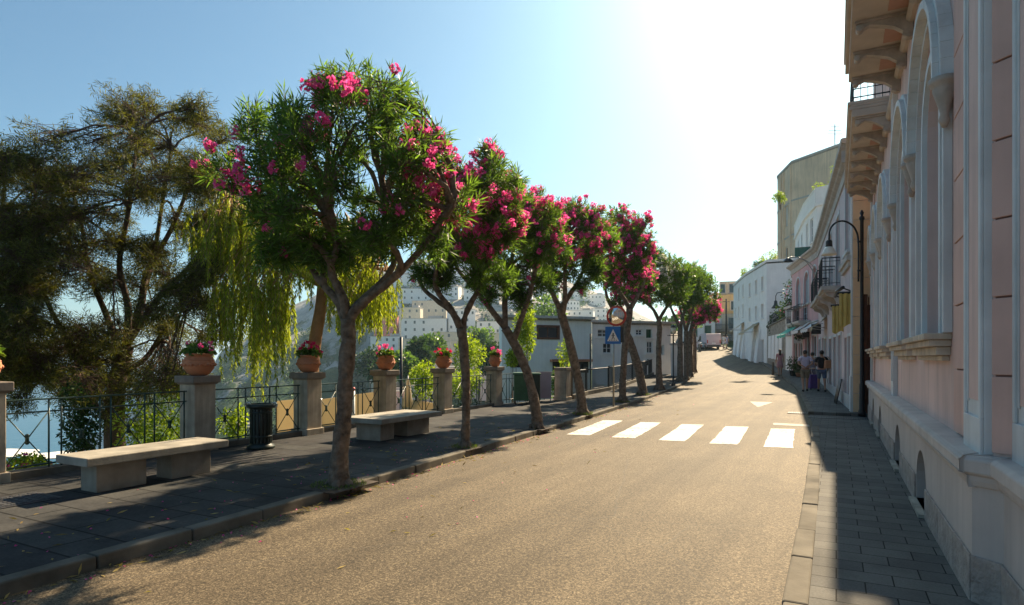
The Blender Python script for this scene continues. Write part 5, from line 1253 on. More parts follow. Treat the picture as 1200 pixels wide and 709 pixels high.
# upper white house with parapet terraces behind the pink houses
def back(px, D, w, d, rot=0):
    c = W(px, D); r = Matrix.Rotation(YAW+rot, 3, 'Z'); P = [(-w/2, -d/2), (-w/2, d/2), (w/2, d/2), (w/2, -d/2)]
    return [tuple((c+r @ Vector((a, b, 0)))[:2]) for a, b in P]
def up_house(name, label, pts, z0, z1, wm, ops, **kw): return building(name, label, pts, z0, z1, wm, ops, **kw)
P1, P2, P3, P4 = W(943, 54), W(932, 63), W(985, 68), W(1010, 46)
pts = [tuple(P4[:2]), tuple(W(957, 49)[:2]), tuple(P1[:2]), tuple(P2[:2]), tuple(P3[:2])]
f0 = FR(pts[0], pts[1]); f1 = FR(pts[1], pts[2])
t, frs = building('house', 'upper white house with parapet roof terraces rising behind the pink houses', pts, 4, 14.0, 'white_wall', {0: [OP(1.6, 2.6, 10.8, 12.8, 'win', bars=2)], 1: [OP(1.4, 2.5, 11.2, 13.2, 'win', bars=2), OP(3.6, 4.4, 11.2, 13.2, 'win')], 2: [OP(2.0, 3.0, 11.0, 13.0, 'win'), OP(5.5, 6.5, 11.0, 13.0, 'win')]}, trim='white_wall')
m = MB()
for f in frs[:3]: fbox(m, f, 0, f.L, 14.0, 15.1, -.25, .10); fbox(m, f, -.05, f.L+.05, 13.75, 13.97, -.02, .16); fbox(m, f, -.03, f.L+.03, 15.1, 15.22, -.3, .14)
m.build('parapet', M['white_wall'], t)
c = f1.p(2.9, 8.5, .25); shrub('shrub', 'small potted bush on the wall of the upper white house', *proj(c), (c.x*VF.x+c.y*VF.y), .45, .7, 300, 'shrub', 80, L=.2, Wd=.08, ground=8.2)
for i, (f, u, z, w_, lb) in enumerate([(frs[1], 1.2, 15.3, .75, 'yellow green bush at the lower corner of the white parapet terrace'), (frs[0], 7.2, 15.4, .55, 'flowering bushes along the middle of the white parapet terrace'), (frs[0], 2.0, 15.9, .9, 'big yellow green bush highest on the white parapet terrace')]):
    c = f.p(u, z, -.6); shrub('shrub', lb, *proj(c), (c.x*VF.x+c.y*VF.y), w_, w_, 600, 'shrub', 81+i, L=.16, Wd=.07, ground=14.3)
# tower block
Q = [W(1030, 62), W(928, 72), W(911, 78), W(925, 92), W(1030, 90)]; pts = [tuple(q[:2]) for q in Q]
t, frs = building('tower_block', 'tall brownish grey tower building standing highest against the sky behind the white house', pts, 2, 24.5, 'tower_wall',
    {1: [OP(1.6, 2.6, 17.5, 20.0, 'shut', nosill=1), OP(1.6, 2.6, 12.5, 15.0, 'win'), OP(1.6, 2.6, 8.5, 10.5, 'win')], 2: [OP(5, 6, 17, 19, 'win')]}, trim='tower_wall', simple=True)
m = MB(); 
for f in frs[:3]: fbox(m, f, 0, f.L, 24.5, 24.75, -.3, .08)
m.build('coping', M['cornice'], t)
m = MB()
for u in (.1, 3.0, 4.0): fbox(m, frs[1], u, u+.35, 4, 24.3, .0, .18)
m.build('drain_pipes', M['tower_wall'], t)
c = frs[0].p(frs[0].L*.62, 24.7, -2); t2 = thing('antenna', 'thin roof antenna on top of the tower building', 'antenna', c); m = MB(); m.tube([c, c+Vector((0, 0, 3.2))], .05, 5); m.build('mast', M['steel'], t2)
m = MB()
for zz, w_ in ((2.9, .5), (2.5, .7), (2.1, .9)): m.tube([c+VR*-w_+Vector((0, 0, zz)), c+VR*w_+Vector((0, 0, zz))], .03, 4)
m.build('elements', M['steel'], t2)
m = MB()
for f in frs[:3]:
    for zz in (8, 12, 16, 20): fbox(m, f, 0, f.L, zz, zz+.18, .0, .05)
m.build('floor_bands', M['cornice'], t)
# roofs stepping down left of the tower
t, frs = building('house', 'old grey house with a hipped top left of the tower building', [tuple(W(a, d)[:2]) for a, d in ((935, 70), (893, 80), (893, 88), (935, 86))], 3, 13.0, 'grey_wall', {0: [OP(3, 4, 10, 11.5, 'win')]}, trim='grey_wall', simple=True)
m = MB(); A_ = [W(935, 70, 13), W(893, 80, 13), W(893, 88, 13), W(935, 86, 13), W(912, 80, 15.2)]; m.add(A_, [(0, 1, 4), (1, 2, 4), (2, 3, 4), (3, 0, 4)]); m.build('hip_roof', M['tower_wall'], t)
t, frs = building('house', 'low house with rooftop pergola posts above the tall white house', [tuple(W(a, d)[:2]) for a, d in ((905, 76), (872, 84), (872, 96), (905, 92))], 3, 10.8, 'stone_wall', {0: [OP(3, 4, 8.8, 10, 'win')]}, trim='grey_wall', simple=True)
for k in range(5):
    c = W(872+k*7, 84-k*1.4, 10.8); m = MB(); m.box(c+Vector((0, 0, .8+k*.12)), (.35, .35, 1.7+k*.2), YAW); m.build('pergola_post', M['grey_wall'], t)
for i, (a, b, D, r) in enumerate([(884, 318, 76, .8), (893, 308, 76, .6), (877, 326, 78, .7)]):
    shrub('shrub', ['yellow flowering bush in front of the pergola posts', 'green bush between the pergola and the tower', 'dark green bush left of the pergola posts'][i], a, b, D, r, r*1.3, 500, ['shrub', 'shrub', 'darkshrub'][i], 90+i, L=.18, Wd=.09, ground=9.9)
# far end of the street
building('house', 'yellow ochre building with terrace balustrade closing the far end of the street', [tuple(W(a, d)[:2]) for a, d in ((872, 104), (842, 106), (842, 120), (872, 120))], 2, 12.6, 'yellow_wall', {0: [OP(1.0, 2.2, 9.8, 11.4, 'win'), OP(1.4-.2+1.8, 3.9, 5.0, 7.0, 'win')]}, trim='cornice', simple=True)
building('house', 'pale upper storey set back on the roof of the ochre building', [tuple(W(a, d)[:2]) for a, d in ((868, 110), (843, 111), (843, 118), (868, 118))], 12.6, 15.4, 'cream_wall', {0: [OP(.8, 2.0, 13.3, 15, 'win'), OP(2.6, 3.5, 13.3, 15, 'win')]}, trim='cornice', simple=True)
t, frs = building('house', 'cream house with a balcony below the ochre building at the far bend', [tuple(W(a, d)[:2]) for a, d in ((866, 96), (832, 98), (832, 104), (866, 103))], 2, 8.6, 'cream_wall', {0: [OP(.6, 1.6, 6.2, 8.0, 'win'), OP(2.6, 3.4, 6.2, 8.0, 'shut'), OP(1.0, 2.4, 3.3, 5.4, 'shop')]}, trim='cornice', simple=True)
balcony(t, frs[0], .3, 3.9, 6.0, .7, .9)
t, frs = building('house', 'white house with green shutters seen left of the cream one at the far bend', [tuple(W(a, d)[:2]) for a, d in ((838, 92), (800, 94), (800, 104), (838, 103))], 2, 7.4, 'white_wall', {0: [OP(.6, 1.5, 4.9, 6.5, 'shut'), OP(2.6, 3.5, 4.9, 6.5, 'shut')]}, trim='cornice', simple=True, fm='green_plastic')
building('house', 'narrow grey stone house in the gap beside the tall white house', [tuple(W(a, d)[:2]) for a, d in ((876, 88), (862, 94), (862, 104), (876, 104))], 2, 9.3, 'stone_wall', {0: [OP(.8, 1.6, 6.8, 8.0, 'win')]}, trim='cornice', simple=True)
for i, (a, D, h) in enumerate([(851, 92, 9.0)]):
    c = W(a, D); c.z = zg(c.y); t = thing('utility_pole', 'dark utility pole at the far bend beside the cream house', 'pole', c); m = MB(); m.tube([c, c+Vector((0, 0, 6.3))], [.14, .10], 7); m.build('pole', M['iron_black'], t); m = MB(); m.tube([c+VR*-.5+Vector((0, 0, 5.9)), c+VR*.5+Vector((0, 0, 5.9))], .05, 5); m.build('crossarm', M['iron_black'], t)
shrub('shrub', 'green bush hanging on the wall beside the narrow stone house at the bend', 868, 370, 76, .9, 2.6, 600, 'shrub', 95, L=.3, Wd=.12, ground=4)

# ---------------------------------------------------------------- white house behind the fence on the left
z0 = -3.5
wl = [W(786, 43), W(694, 40.5), W(694, 42), W(690, 42), W(600, 38), W(590, 50), W(786, 54)]
pts = [tuple(W(a, d)[:2]) for a, d in ((786, 42), (694, 40), (694, 56), (786, 56))]
fr_ = FR(*pts[:2]); s = fr_.L/92.0
def pxo(x0, x1, y0, y1, k, D, **kw): return OP((786-x1)*s, (786-x0)*s, CAM_H+(HZ-y1)*D/720, CAM_H+(HZ-y0)*D/720, k, **kw)
t, frs = building('house', 'right wing of the white house beyond the fence, with green shuttered windows', pts, -4, 4.0, 'white_wall',
    {0: [pxo(700, 712, 386, 395, 'win', 40.3), pxo(744, 752, 386, 393, 'win', 41.3), pxo(756, 763, 386, 396, 'shut', 41.5, m='green_plastic'), pxo(706, 716, 402, 414, 'win', 40.3), pxo(729, 742, 402, 414, 'win', 41), pxo(757, 764, 400, 414, 'win', 41.5), pxo(768, 778, 404, 416, 'dark', 41.5)]}, trim='white_wall')
f = frs[0]; m = MB(); fbox(m, f, -.3, f.L+.3, 4.0, 4.14, -.3, .25); m.build('roof_edge', M['cornice'], t)
m = MB(); a, b = (786-742)*s, (786-700)*s; fbox(m, f, .5, f.L-.3, -.2, .0, 0, 2.0)
for u in (.7, 3, 5.4, f.L-.6): fbox(m, f, u, u+.35, .0, 1.2, 1.6, 1.95)
m.build('terrace_wall', M['white_wall'], t)
# low wing
pts = [tuple(W(a, d)[:2]) for a, d in ((693, 38), (588, 36), (585, 50), (693, 52))]; s2 = math.hypot(pts[0][0]-pts[1][0], pts[0][1]-pts[1][1])/105.0
def pxo2(x0, x1, y0, y1, k, D, **kw): return OP((693-x1)*s2, (693-x0)*s2, CAM_H+(HZ-y1)*D/720, CAM_H+(HZ-y0)*D/720, k, **kw)
t, frs = building('house', 'weathered white house wing with one broad brown framed window behind the fourth oleander', pts, -4, 4.05, 'grey_wall' if False else 'white_wall',
    {0: [pxo2(629, 653, 383, 398, 'win', 37.5, m='brown_wood', bars=0, nosur=1), pxo2(646, 660, 424, 437, 'win', 37, m='dark', nosur=1), pxo2(677, 690, 424, 437, 'win', 37.5, m='dark', nosur=1), pxo2(598, 612, 404, 432, 'dark', 36.5, arch=1)]}, trim='cornice')
f = frs[0]; m = MB(); fbox(m, f, -.1, f.L+.4, 4.05, 4.2, -.3, .35); m.build('roof_edge', M['cornice'], t)
m = MB(); o = pxo2(643, 662, 422, 424, 'x', 37)['r']; fbox(m, f, o[0], o[1], o[2], o[3]+.05, 0, .3); o = pxo2(674, 692, 422, 424, 'x', 37.5)['r']; fbox(m, f, o[0], o[1], o[2], o[3]+.05, 0, .3); m.build('lintel', M['roof_tile'], t)
m = MB(); o = pxo2(629, 653, 383, 398, 'x', 37.5)['r']; frame_bars(m, f, dict(r=o), .12, .0, .05, grow=.08); m.build('window_frame', M['brown_wood'], t)
t = thing('gate_pillar', 'white gate pillar at the end of the fence beside the slim lamp post', 'pillar', W(794, 40.5)); c = W(794, 40.5); m = MB(); m.box(c+Vector((0, 0, zg(c.y)+1.0)), (.75, .5, 2.2), YAW); m.build('shaft', M['white_wall'], t); m = MB(); m.box(c+Vector((0, 0, zg(c.y)+2.15)), (.9, .62, .12), YAW); m.build('cap', M['cornice'], t)

# ---------------------------------------------------------------- hillside town
rnd = random.Random(77)
_wm = {}
def far_window(parent, p, rz, w, h):
    key = (w, h)
    if key not in _wm:
        me = bpy.data.meshes.new('window'); x, y, z = w/2, .06, h/2
        me.from_pydata([(a*x, b*y, c*z) for a in (-1, 1) for b in (-1, 1) for c in (-1, 1)], [], [(0, 1, 3, 2), (4, 6, 7, 5), (0, 4, 5, 1), (2, 3, 7, 6), (0, 2, 6, 4), (1, 5, 7, 3)]); me.materials.append(M['far_glass']); _wm[key] = me
    o = bpy.data.objects.new('window', _wm[key]); COL.objects.link(o); o.parent = parent; o.location = p; o.rotation_euler = (0, 0, 0); return o
M['far_glass'] = plain('far shuttered window', (.10, .12, .12), .5, .3, .4)
cols = {'white': M['white_wall'], 'cream': M['cream_wall'], 'pale pink': plain('pale pink far wall', (.68, .50, .46), .9, .1, .3, world=True), 'brick pink': plain('brick pink far wall', (.58, .20, .17), .9, .12, .3, world=True), 'pale grey': plain('pale grey far wall', (.60, .60, .60), .9, .1, .3, world=True), 'ochre': M['yellow_wall']}
def town_house(px, D, w, h, d, col, label, rot, zbase=None, storeys=2, nw=4):
    c = W(px, D); z0 = terr(c.x, c.y)-2.0 if zbase is None else zbase
    t = thing('house', label, 'house', (c.x, c.y, z0), YAW+rot, 'houses of the hillside town')
    m = LM(); hh = h+2.0
    m.box((0, 0, hh/2), (w, d, hh)); m.build('wall', cols[col], t)
    m = LM(); m.box((0, 0, hh+.12), (w+.5, d+.5, .25)); m.box((w*.22, d*.1, hh+1.0), (w*.3, d*.4, 1.6)); m.build('roof', M['cornice'] if col != 'ochre' else M['roof_tile'], t)
    for s_ in range(storeys):
        for k in range(nw):
            if rnd.random() < .12: continue
            far_window(t, (-w/2+w*(k+.5)/nw, -d/2-.02, 2.0+(s_+.45)*(h/storeys)+.2), 0, 1.1, 1.6)
    return t
rows = [(205, 'lowest row', 500, 600), (244, 'second row', 440, 640), (275, 'third row', 440, 700), (312, 'fourth row', 436, 730), (352, 'fifth row', 436, 760), (400, 'sixth row', 440, 780), (455, 'seventh row', 446, 790), (525, 'eighth row', 450, 790), (610, 'top row', 470, 700)]
ordn = ['first', 'second', 'third', 'fourth', 'fifth', 'sixth', 'seventh', 'eighth', 'ninth', 'tenth', 'eleventh', 'twelfth', 'thirteenth', 'fourteenth', 'fifteenth', 'sixteenth']
cn = ['white', 'white', 'cream', 'white', 'pale pink', 'white', 'white', 'cream', 'white', 'pale grey']
q = 0
for D, rn, xa, xb in rows:
    x = xa; k = 0
    while x < xb and k < 16:
        D_ = D
        w = rnd.uniform(10, 22)*(1+(D-200)/900); wp = w*720/D; h = rnd.choice([6, 7, 9, 10.5])*(1+(D-200)/900); st = 2 if h < 8.5*(1+(D-200)/900) else 3
        col = cn[(q*7+k*3) % 10]; q += 1
        town_house(x+wp/2, D+rnd.uniform(-9, 9), w, h, 9, col, f'{col} {"two" if st == 2 else "three"} storey house, {ordn[k]} from left in {rn} of the hillside town', rnd.uniform(-.3, .3), storeys=st, nw=3 if w < 12 else 5)
        x += wp+rnd.uniform(-1, 5)+(rnd.random() < .2)*10; k += 1
town_house(453, 384, 14, 17, 9, 'brick pink', 'brick pink four storey house, the only strongly coloured one in the hillside town', .05, storeys=4, nw=4)
town_house(482, 382, 13, 15.5, 9, 'cream', 'tall cream four storey house directly right of the brick pink house', -.05, storeys=4, nw=3)
town_house(286, 330, 14, 4, 8, 'white', 'low white house at the foot of the rocky mountain left of the slatted bin', .1, storeys=1, nw=3)
town_house(322, 300, 9, 5, 8, 'cream', 'small cream house at the foot of the mountain right of the slatted bin', .1, storeys=1, nw=3)
town_house(340, 330, 12, 4, 8, 'white', 'low white house near the mountain foot beside the second pillar', -.1, storeys=1, nw=3)
# trees among the houses
for i, (px, py, D, r, lb) in enumerate([(492, 416, 120, 3.2, 'dark round tree among the lowest houses left of the knotted trunk'), (474, 428, 110, 2.8, 'dark green tree behind the third pillar pot'), (450, 436, 130, 3.2, 'green tree on the slope behind the third pillar'), (508, 408, 150, 3.5, 'dark green tree below the cream houses'),
        (575, 422, 130, 3.2, 'green tree behind the fifth pot'), (562, 398, 170, 4, 'dark tree on the hillside right of the knotted trunk'), (432, 422, 170, 4, 'broad green tree on the slope right of the nearest trunk'), (640, 372, 150, 6, 'dark green tree rising over the roof of the white house')]):
    shrub('broadleaf_tree', lb, px, py, D, r, r*1.1, 1500, 'darkshrub' if i % 2 == 0 else 'oleander_light', 200+i, L=.9, Wd=.55, cat_='tree', lob=9)
def veg_blobs():
    rng = np.random.default_rng(4); f = Fol(); P = []
    r2 = random.Random(12)
    for k in range(1500):
        px = r2.uniform(235, 800); D = r2.uniform(115, 620) if px > 430 else r2.uniform(150, 640)
        c = W(px, D); z = terr(c.x, c.y); s = r2.uniform(1.2, 3.0)
        for j in range(5):
            P.append((c.x+r2.gauss(0, s*.5), c.y+r2.gauss(0, s*.5), z+r2.uniform(.1, 1.0)*s))
    P = np.array(P); n = len(P); per = 7; idx = np.repeat(np.arange(n), per); Q = P[idx]+rng.normal(size=(n*per, 3))*.9
    f.add(*leaf_cards(Q, rng.normal(size=(n*per, 3)), 1.5, 1.1, rng, .1)); o = f.build('hillside_bushes', M['darkshrub'], None); o['kind'] = 'stuff'; o['label'] = 'green bushes and trees scattered over the far hillside'; o['category'] = 'bushes'
veg_blobs()
# coast road edge and surf far below at the left
m = MB(); pl = [W(-60, 600), W(10, 580), W(60, 560), W(130, 540), W(200, 520)]
vs = []; fs = []
for i, p in enumerate(cat(pl, 8)): d = VF; w_ = 16+6*math.sin(i*1.3); vs += [(p.x-d.x*w_, p.y-d.y*w_, -87.4), (p.x+d.x*(w_+8*math.sin(i*.9)), p.y+d.y*(w_+8*math.sin(i*.9)), -87.4)]
for i in range(len(vs)//2-1): fs.append((2*i, 2*i+1, 2*i+3, 2*i+2))
m.add(vs, fs); struct('beach', m, plain('surf and pebbles', (.75, .74, .70), .8, .2, .1, world=True))
# ================================================================ STREET OBJECTS ON THE RIGHT
Z = Vector((0, 0, 1))
c = W(1010, 17.4); c.z = zg(c.y)+.02
t = thing('street_lamp', 'tall black street lamp with curved arm and bell shaped shade beside the brown gate', 'street lamp', c)
m = MB(); m.lathe([(.10, 0), (.10, .12), (.075, .2), (.065, .9), (.05, .95), (.045, 3), (.045, 5.55), (.07, 5.58), (.07, 5.64), (.03, 5.68), (.055, 5.76), (.02, 5.84)], c, 14); m.build('pole', M['iron_black'], t)
D1 = 17.4; az = -VR
def LP(px, py): return V(px, py, D1)
path = cat([LP(1006, 330), LP(1006, 285), LP(1003, 270), LP(996, 262), LP(987, 259), (LP(978, 262)), LP(972.5, 270), LP(971.5, 281)], 5)
m = MB(); m.tube(path, .026, 8)
for py in (283, 317): m.tube([LP(1010.5, py), LP(1005, py)], .03, 8)
m.build('arm', M['iron_black'], t)
q = LP(971.5, 281); m = MB(); m.lathe([(.05, .0), (.085, -.04), (.09, -.20), (.06, -.22)], q, 16); m.build('lamp_neck', M['iron_black'], t)
m = MB(); m.lathe([(.085, -.20), (.13, -.26), (.185, -.38), (.20, -.43), (.19, -.43), (.11, -.27)], q, 24); m.build('lamp_shade', M['lamp_glass'], t)
# wall lamp with double arc at the pink house
t = thing('wall_lamp', 'wall lamp on long thin curved brackets fixed to the corner of the pink house', 'wall lamp', V(962, 338, 34.4))
m = MB(); D1 = 34.4
m.tube(cat([LP(962, 338), LP(955, 322), LP(944, 306), LP(930, 301), LP(921, 303)], 6), .03, 6); m.tube(cat([LP(962, 322), LP(952, 311), LP(940, 303), LP(927, 301)], 6), .022, 6); m.tube([LP(921, 303), LP(917, 308)], .03, 6); m.build('bracket', M['steel'], t)
q = LP(924, 302); m = MB(); m.lathe([(.05, 0), (.12, -.06), (.26, -.22), (.24, -.24)], q, 16); m.build('lamp_shade', M['iron_black'], t)
for (px, py, D, lb) in ((909, 352, 50, 'dark bell lamp hanging on a swan neck bracket in front of the big white wall'), (879, 372, 62, 'dark bell lamp on a swan neck bracket above the street at the tall white house')):
    D1 = D; t = thing('wall_lamp', lb, 'wall lamp', LP(px, py)); q = LP(px, py); s_ = D/50
    m = MB(); m.tube([q, q+Z*.35, q+VR*.12*s_+Z*.6, q+VR*.45*s_+Z*.68, q+VR*.8*s_+Z*.5], .035, 6); m.build('bracket', M['iron_black'], t)
    m = MB(); m.lathe([(.05, 0), (.12, -.08), (.15, -.35), (.34, -.62), (.32, -.64)], q, 14); m.build('lamp_shade', M['iron_black'], t)
# awnings
def awning(name, label, f, u0, u1, z, dep, drop, mt, d0=.02, val=.18, roll=False):
    t = thing(name, label, 'awning', f.p((u0+u1)/2, z, d0)); m = MB(); n = 10; vs = []; fs = []
    for i in range(n+1):
        u = u0+(u1-u0)*i/n; sg = .02*math.sin(i*2.1)
        for (d, zz) in ((d0, z), (d0+dep*.5, z-drop*.5-.05+sg*.3), (d0+dep, z-drop), (d0+dep+.01, z-drop-val+sg*2)): vs.append(f.p(u, zz, d))
    for i in range(n):
        for j in range(3): fs.append((i*4+j, i*4+j+1, i*4+j+5, i*4+j+4))
    m.add(vs, fs); o = m.build('canopy', M[mt], t); s_ = o.modifiers.new('solid', 'SOLIDIFY'); s_.thickness = .012
    m = MB()
    for u in (u0+.02, u1-.02): m.tube([f.p(u, z-.5*drop-.3, d0), f.p(u, z-drop, d0+dep)], .016, 5)
    m.tube([f.p(u0, z-drop, d0+dep), f.p(u1, z-drop, d0+dep)], .02, 6); m.tube([f.p(u0, z+.04, d0+.05), f.p(u1, z+.04, d0+.05)], .05, 8); m.build('frame', M['steel'], t); return t
fA = FR((.43, 20.5), (-.34, 31.4)); fA2 = FR((-.34, 31.4), A2e); fPk = FR(A2e, (-2.72, 46.9)); fWh = FR((-5.3, 57.0), (-8.0, 65.0)); fWh2 = FR((-8.0, 65.0), (-10.4, 74.0))
awning('awning', 'bright green awning over the shop at the far end of the pink house', fPk, 4.4, 7.8, 3.95, 1.0, .75, 'green_canvas')
awning('awning', 'white awning over the middle shop of the pink house', fPk, 1.9, 4.1, 3.85, .7, .5, 'white_canvas')
awning('awning', 'white awning over the nearest shop of the pink house', fPk, -.3, 1.7, 3.75, .6, .4, 'white_canvas')
awning('awning', 'white awning beyond the yellow blinds on the whitish pink house', fA2, .3, 2.6, 3.55, .6, .4, 'beige_canvas')
awning('awning', 'beige shop awning on the tall white house at the bend', fWh, 2.6, 5.0, 4.8, 1.3, .8, 'beige_canvas')
awning('awning', 'beige awning farther along on the tall white house', fWh2, .8, 3.0, 5.2, 1.1, .7, 'beige_canvas')
def blind(label, f, u0, u1, z0, z1, d, tilt=.15):
    t = thing('canvas_blind', label, 'blind', f.p((u0+u1)/2, z1, d)); m = MB(); n = 8; vs = []; fs = []
    for i in range(n+1):
        u = u0+(u1-u0)*i/n; w = .03*math.sin(i*1.9)
        vs += [f.p(u, z1, d+w), f.p(u, (z0+z1)/2, d+tilt*.5+w*1.4), f.p(u, z0+.05*math.sin(i*.8), d+tilt+w)]
    for i in range(n):
        for j in range(2): fs.append((3*i+j, 3*i+j+1, 3*i+j+4, 3*i+j+3))
    m.add(vs, fs); o = m.build('canvas', M['yellow_canvas'], t); s_ = o.modifiers.new('s', 'SOLIDIFY'); s_.thickness = .03
    m = MB(); m.tube([f.p(u0-.05, z1+.02, d), f.p(u1+.05, z1+.02, d)], .04, 8); m.tube([f.p(u0, z1+.02, 0), f.p(u0, z1+.02, d)], .02, 5); m.tube([f.p(u1, z1+.02, 0), f.p(u1, z1+.02, d)], .02, 5); m.build('rod', M['iron_black'], t)
f6 = FR((1.25, 21.6), (-.35, 21.6)) if False else None
bx = FR((.44, 20.95), (-.22, 20.95)); blind('yellow canvas blind hanging nearest the street lamp on the whitish pink house', bx, .0, .36, 2.65, 3.62, 0, .06)
bx2 = FR((.22, 23.6), (-.50, 23.6)); blind('darker yellow canvas blind hanging farther from the street lamp', bx2, .0, .34, 2.55, 3.45, 0, .06)
t = thing('awning_box', 'dark curved awning box above the yellow blinds', 'awning', fA.p(2.8, 3.75, .2)); m = MB(); m.tube([fA.p(.4, 3.80, .22), fA.p(2.2, 3.86, .26), fA.p(3.4, 3.80, .22)], .05, 8); m.build('roller', M['iron_black'], t); m = MB()
for u in (.6, 3.2): m.tube([fA.p(u, 3.7, 0), fA.p(u, 3.81, .23)], .02, 5)
m.build('brackets', M['iron_black'], t)
# lean boards, small signs
def small_sign(label, f, u, z, w, h, proj_=.35, mt='sign_black'):
    t = thing('shop_sign', label, 'sign', f.p(u, z, 0)); m = MB(); fbox(m, f, u-.02, u+.02, z, z+h, .08, .08+w); m.build('panel', M[mt], t); m = MB(); m.tube([f.p(u, z+h+.03, 0), f.p(u, z+h+.03, .1+w)], .012, 5); m.build('bracket', M['iron_black'], t)
small_sign('dark projecting shop sign below the white awning on the whitish pink house', fA2, 3.6, 2.9, .45, .5)
small_sign('small dark projecting sign on the wall between the pink house shops', fPk, 1.95, 2.9, .4, .35)
small_sign('pale projecting shop sign over the pavement on the pink house', fPk, 4.25, 2.6, .45, .3, mt='sign_white')
for u0, u1, lb in ((2.78, 3.0, 'nearer'), (3.25, 3.5, 'farther')):
    t = thing('notice_board', f'{lb} of two dark narrow boards leaning on the wall near the street lamp', 'board', fA.p(u0, .15, .1)); m = MB(); m.ext([(.22, .13), (.25, .13), (.08, .98), (.05, .98)], fA.p(u0, 0, 0), fA.N, Z, fA.U*(u1-u0)); m.build('panel', M['sign_black'], t)
    m = MB(); m.tube([fA.p(u0, .14, .26), fA.p(u0, .99, .09), fA.p(u1, .99, .09), fA.p(u1, .14, .26)], .012, 5); m.build('frame', M['steel'], t)
# potted plants beside the shops
c = fPk.p(3.2, 0, .75); zc0 = zg(c.y)+.1
def potted(label, c, r, h, seed, pm='sign_black'):
    t = thing('potted_plant', label, 'potted plant', c); m = MB(); m.lathe([(r*.5, 0), (r*.72, r*.9), (r*.78, r*.92), (r*.78, r*1.02), (r*.6, r*1.0)], c, 16); m.build('pot', M[pm], t)
    rng = np.random.default_rng(seed); n = 420; u = unit(rng.normal(size=(n, 3))); P = np.array(c)+np.array([0, 0, r+h*.5])+u*np.array([r*1.25, r*1.25, h*.55])*rng.uniform(.3, 1, (n, 1)); f = Fol(); f.add(*leaf_cards(P, u+rng.normal(size=(n, 3))*.5, .13, .06, rng, .1)); f.build('foliage', M['darkshrub'], t); m = MB(); m.tube([c, c+Z*(r+h*.6)], .02, 5); m.build('stem', M['bark'], t)
c.z = zc0; potted('large leafy green plant in a dark pot on the pavement beside the walking woman', c, .34, .85, 1)
c2 = fPk.p(2.3, 0, .62); c2.z = zg(c2.y)+.1; potted('smaller green plant in a terracotta pot nearer along the same shop front', c2, .24, .6, 2, 'terracotta')
c2 = fPk.p(3.6, 0, .3); c2.z = zg(c2.y)+2.4
t = thing('hanging_basket', 'dark hanging flower basket at the shop door of the pink house', 'hanging basket', c2); m = MB(); m.lathe([(.05, 0), (.2, .12), (.25, .25), (.22, .26)], c2, 12); m.build('basket', M['soil'], t)
rng = np.random.default_rng(7); n = 200; u = unit(rng.normal(size=(n, 3))); f = Fol(); f.add(*leaf_cards(np.array(c2)+np.array([0, 0, .25])+u*.28, u, .12, .05, rng, .2)); f.build('foliage', M['darkshrub'], t); m = MB(); m.tube([c2+Z*.2, c2+Z*.9, c2+Z*.9-fPk.N*.3], .012, 4); m.build('hook', M['iron_black'], t)
c = V(906, 437, 39.5); c.z = zg(c.y)+.1; t = thing('bollard', 'pale short post at the kerb left of the walking woman', 'post', c); m = MB(); m.lathe([(.07, 0), (.07, .75), (.05, .82), (.01, .84)], c, 12); m.build('post', M['kerb'], t)

# ================================================================ PEOPLE
def skin_mesh(name, J, E, Rr, m, parent, root=0, sub=2, label=None):
    me = bpy.data.meshes.new(name); me.from_pydata([tuple(j) for j in J], E, []); o = bpy.data.objects.new(name, me); COL.objects.link(o)
    sk = o.modifiers.new('skin', 'SKIN'); sk.use_smooth_shade = True
    for i, r in enumerate(Rr):
        d = me.skin_vertices[0].data[i]; d.radius = r if isinstance(r, tuple) else (r, r); d.use_root = (i == root)
    ss = o.modifiers.new('sub', 'SUBSURF'); ss.levels = sub; ss.render_levels = sub
    me.materials.append(m); dg = bpy.context.evaluated_depsgraph_get(); ev = o.evaluated_get(dg); nm = bpy.data.meshes.new_from_object(ev)
    o.modifiers.clear(); o.data = nm; nm.materials.clear(); nm.materials.append(m)
    nm.polygons.foreach_set('use_smooth', [True]*len(nm.polygons))
    o.parent = parent; return o
MSKIN = plain('skin', (.50, .30, .21), .55, .06, 8); MSKIN2 = plain('tanned skin', (.38, .21, .14), .55, .06, 8)
HAIR = plain('dark hair', (.03, .018, .012), .6, .3, 30, .6, 80)
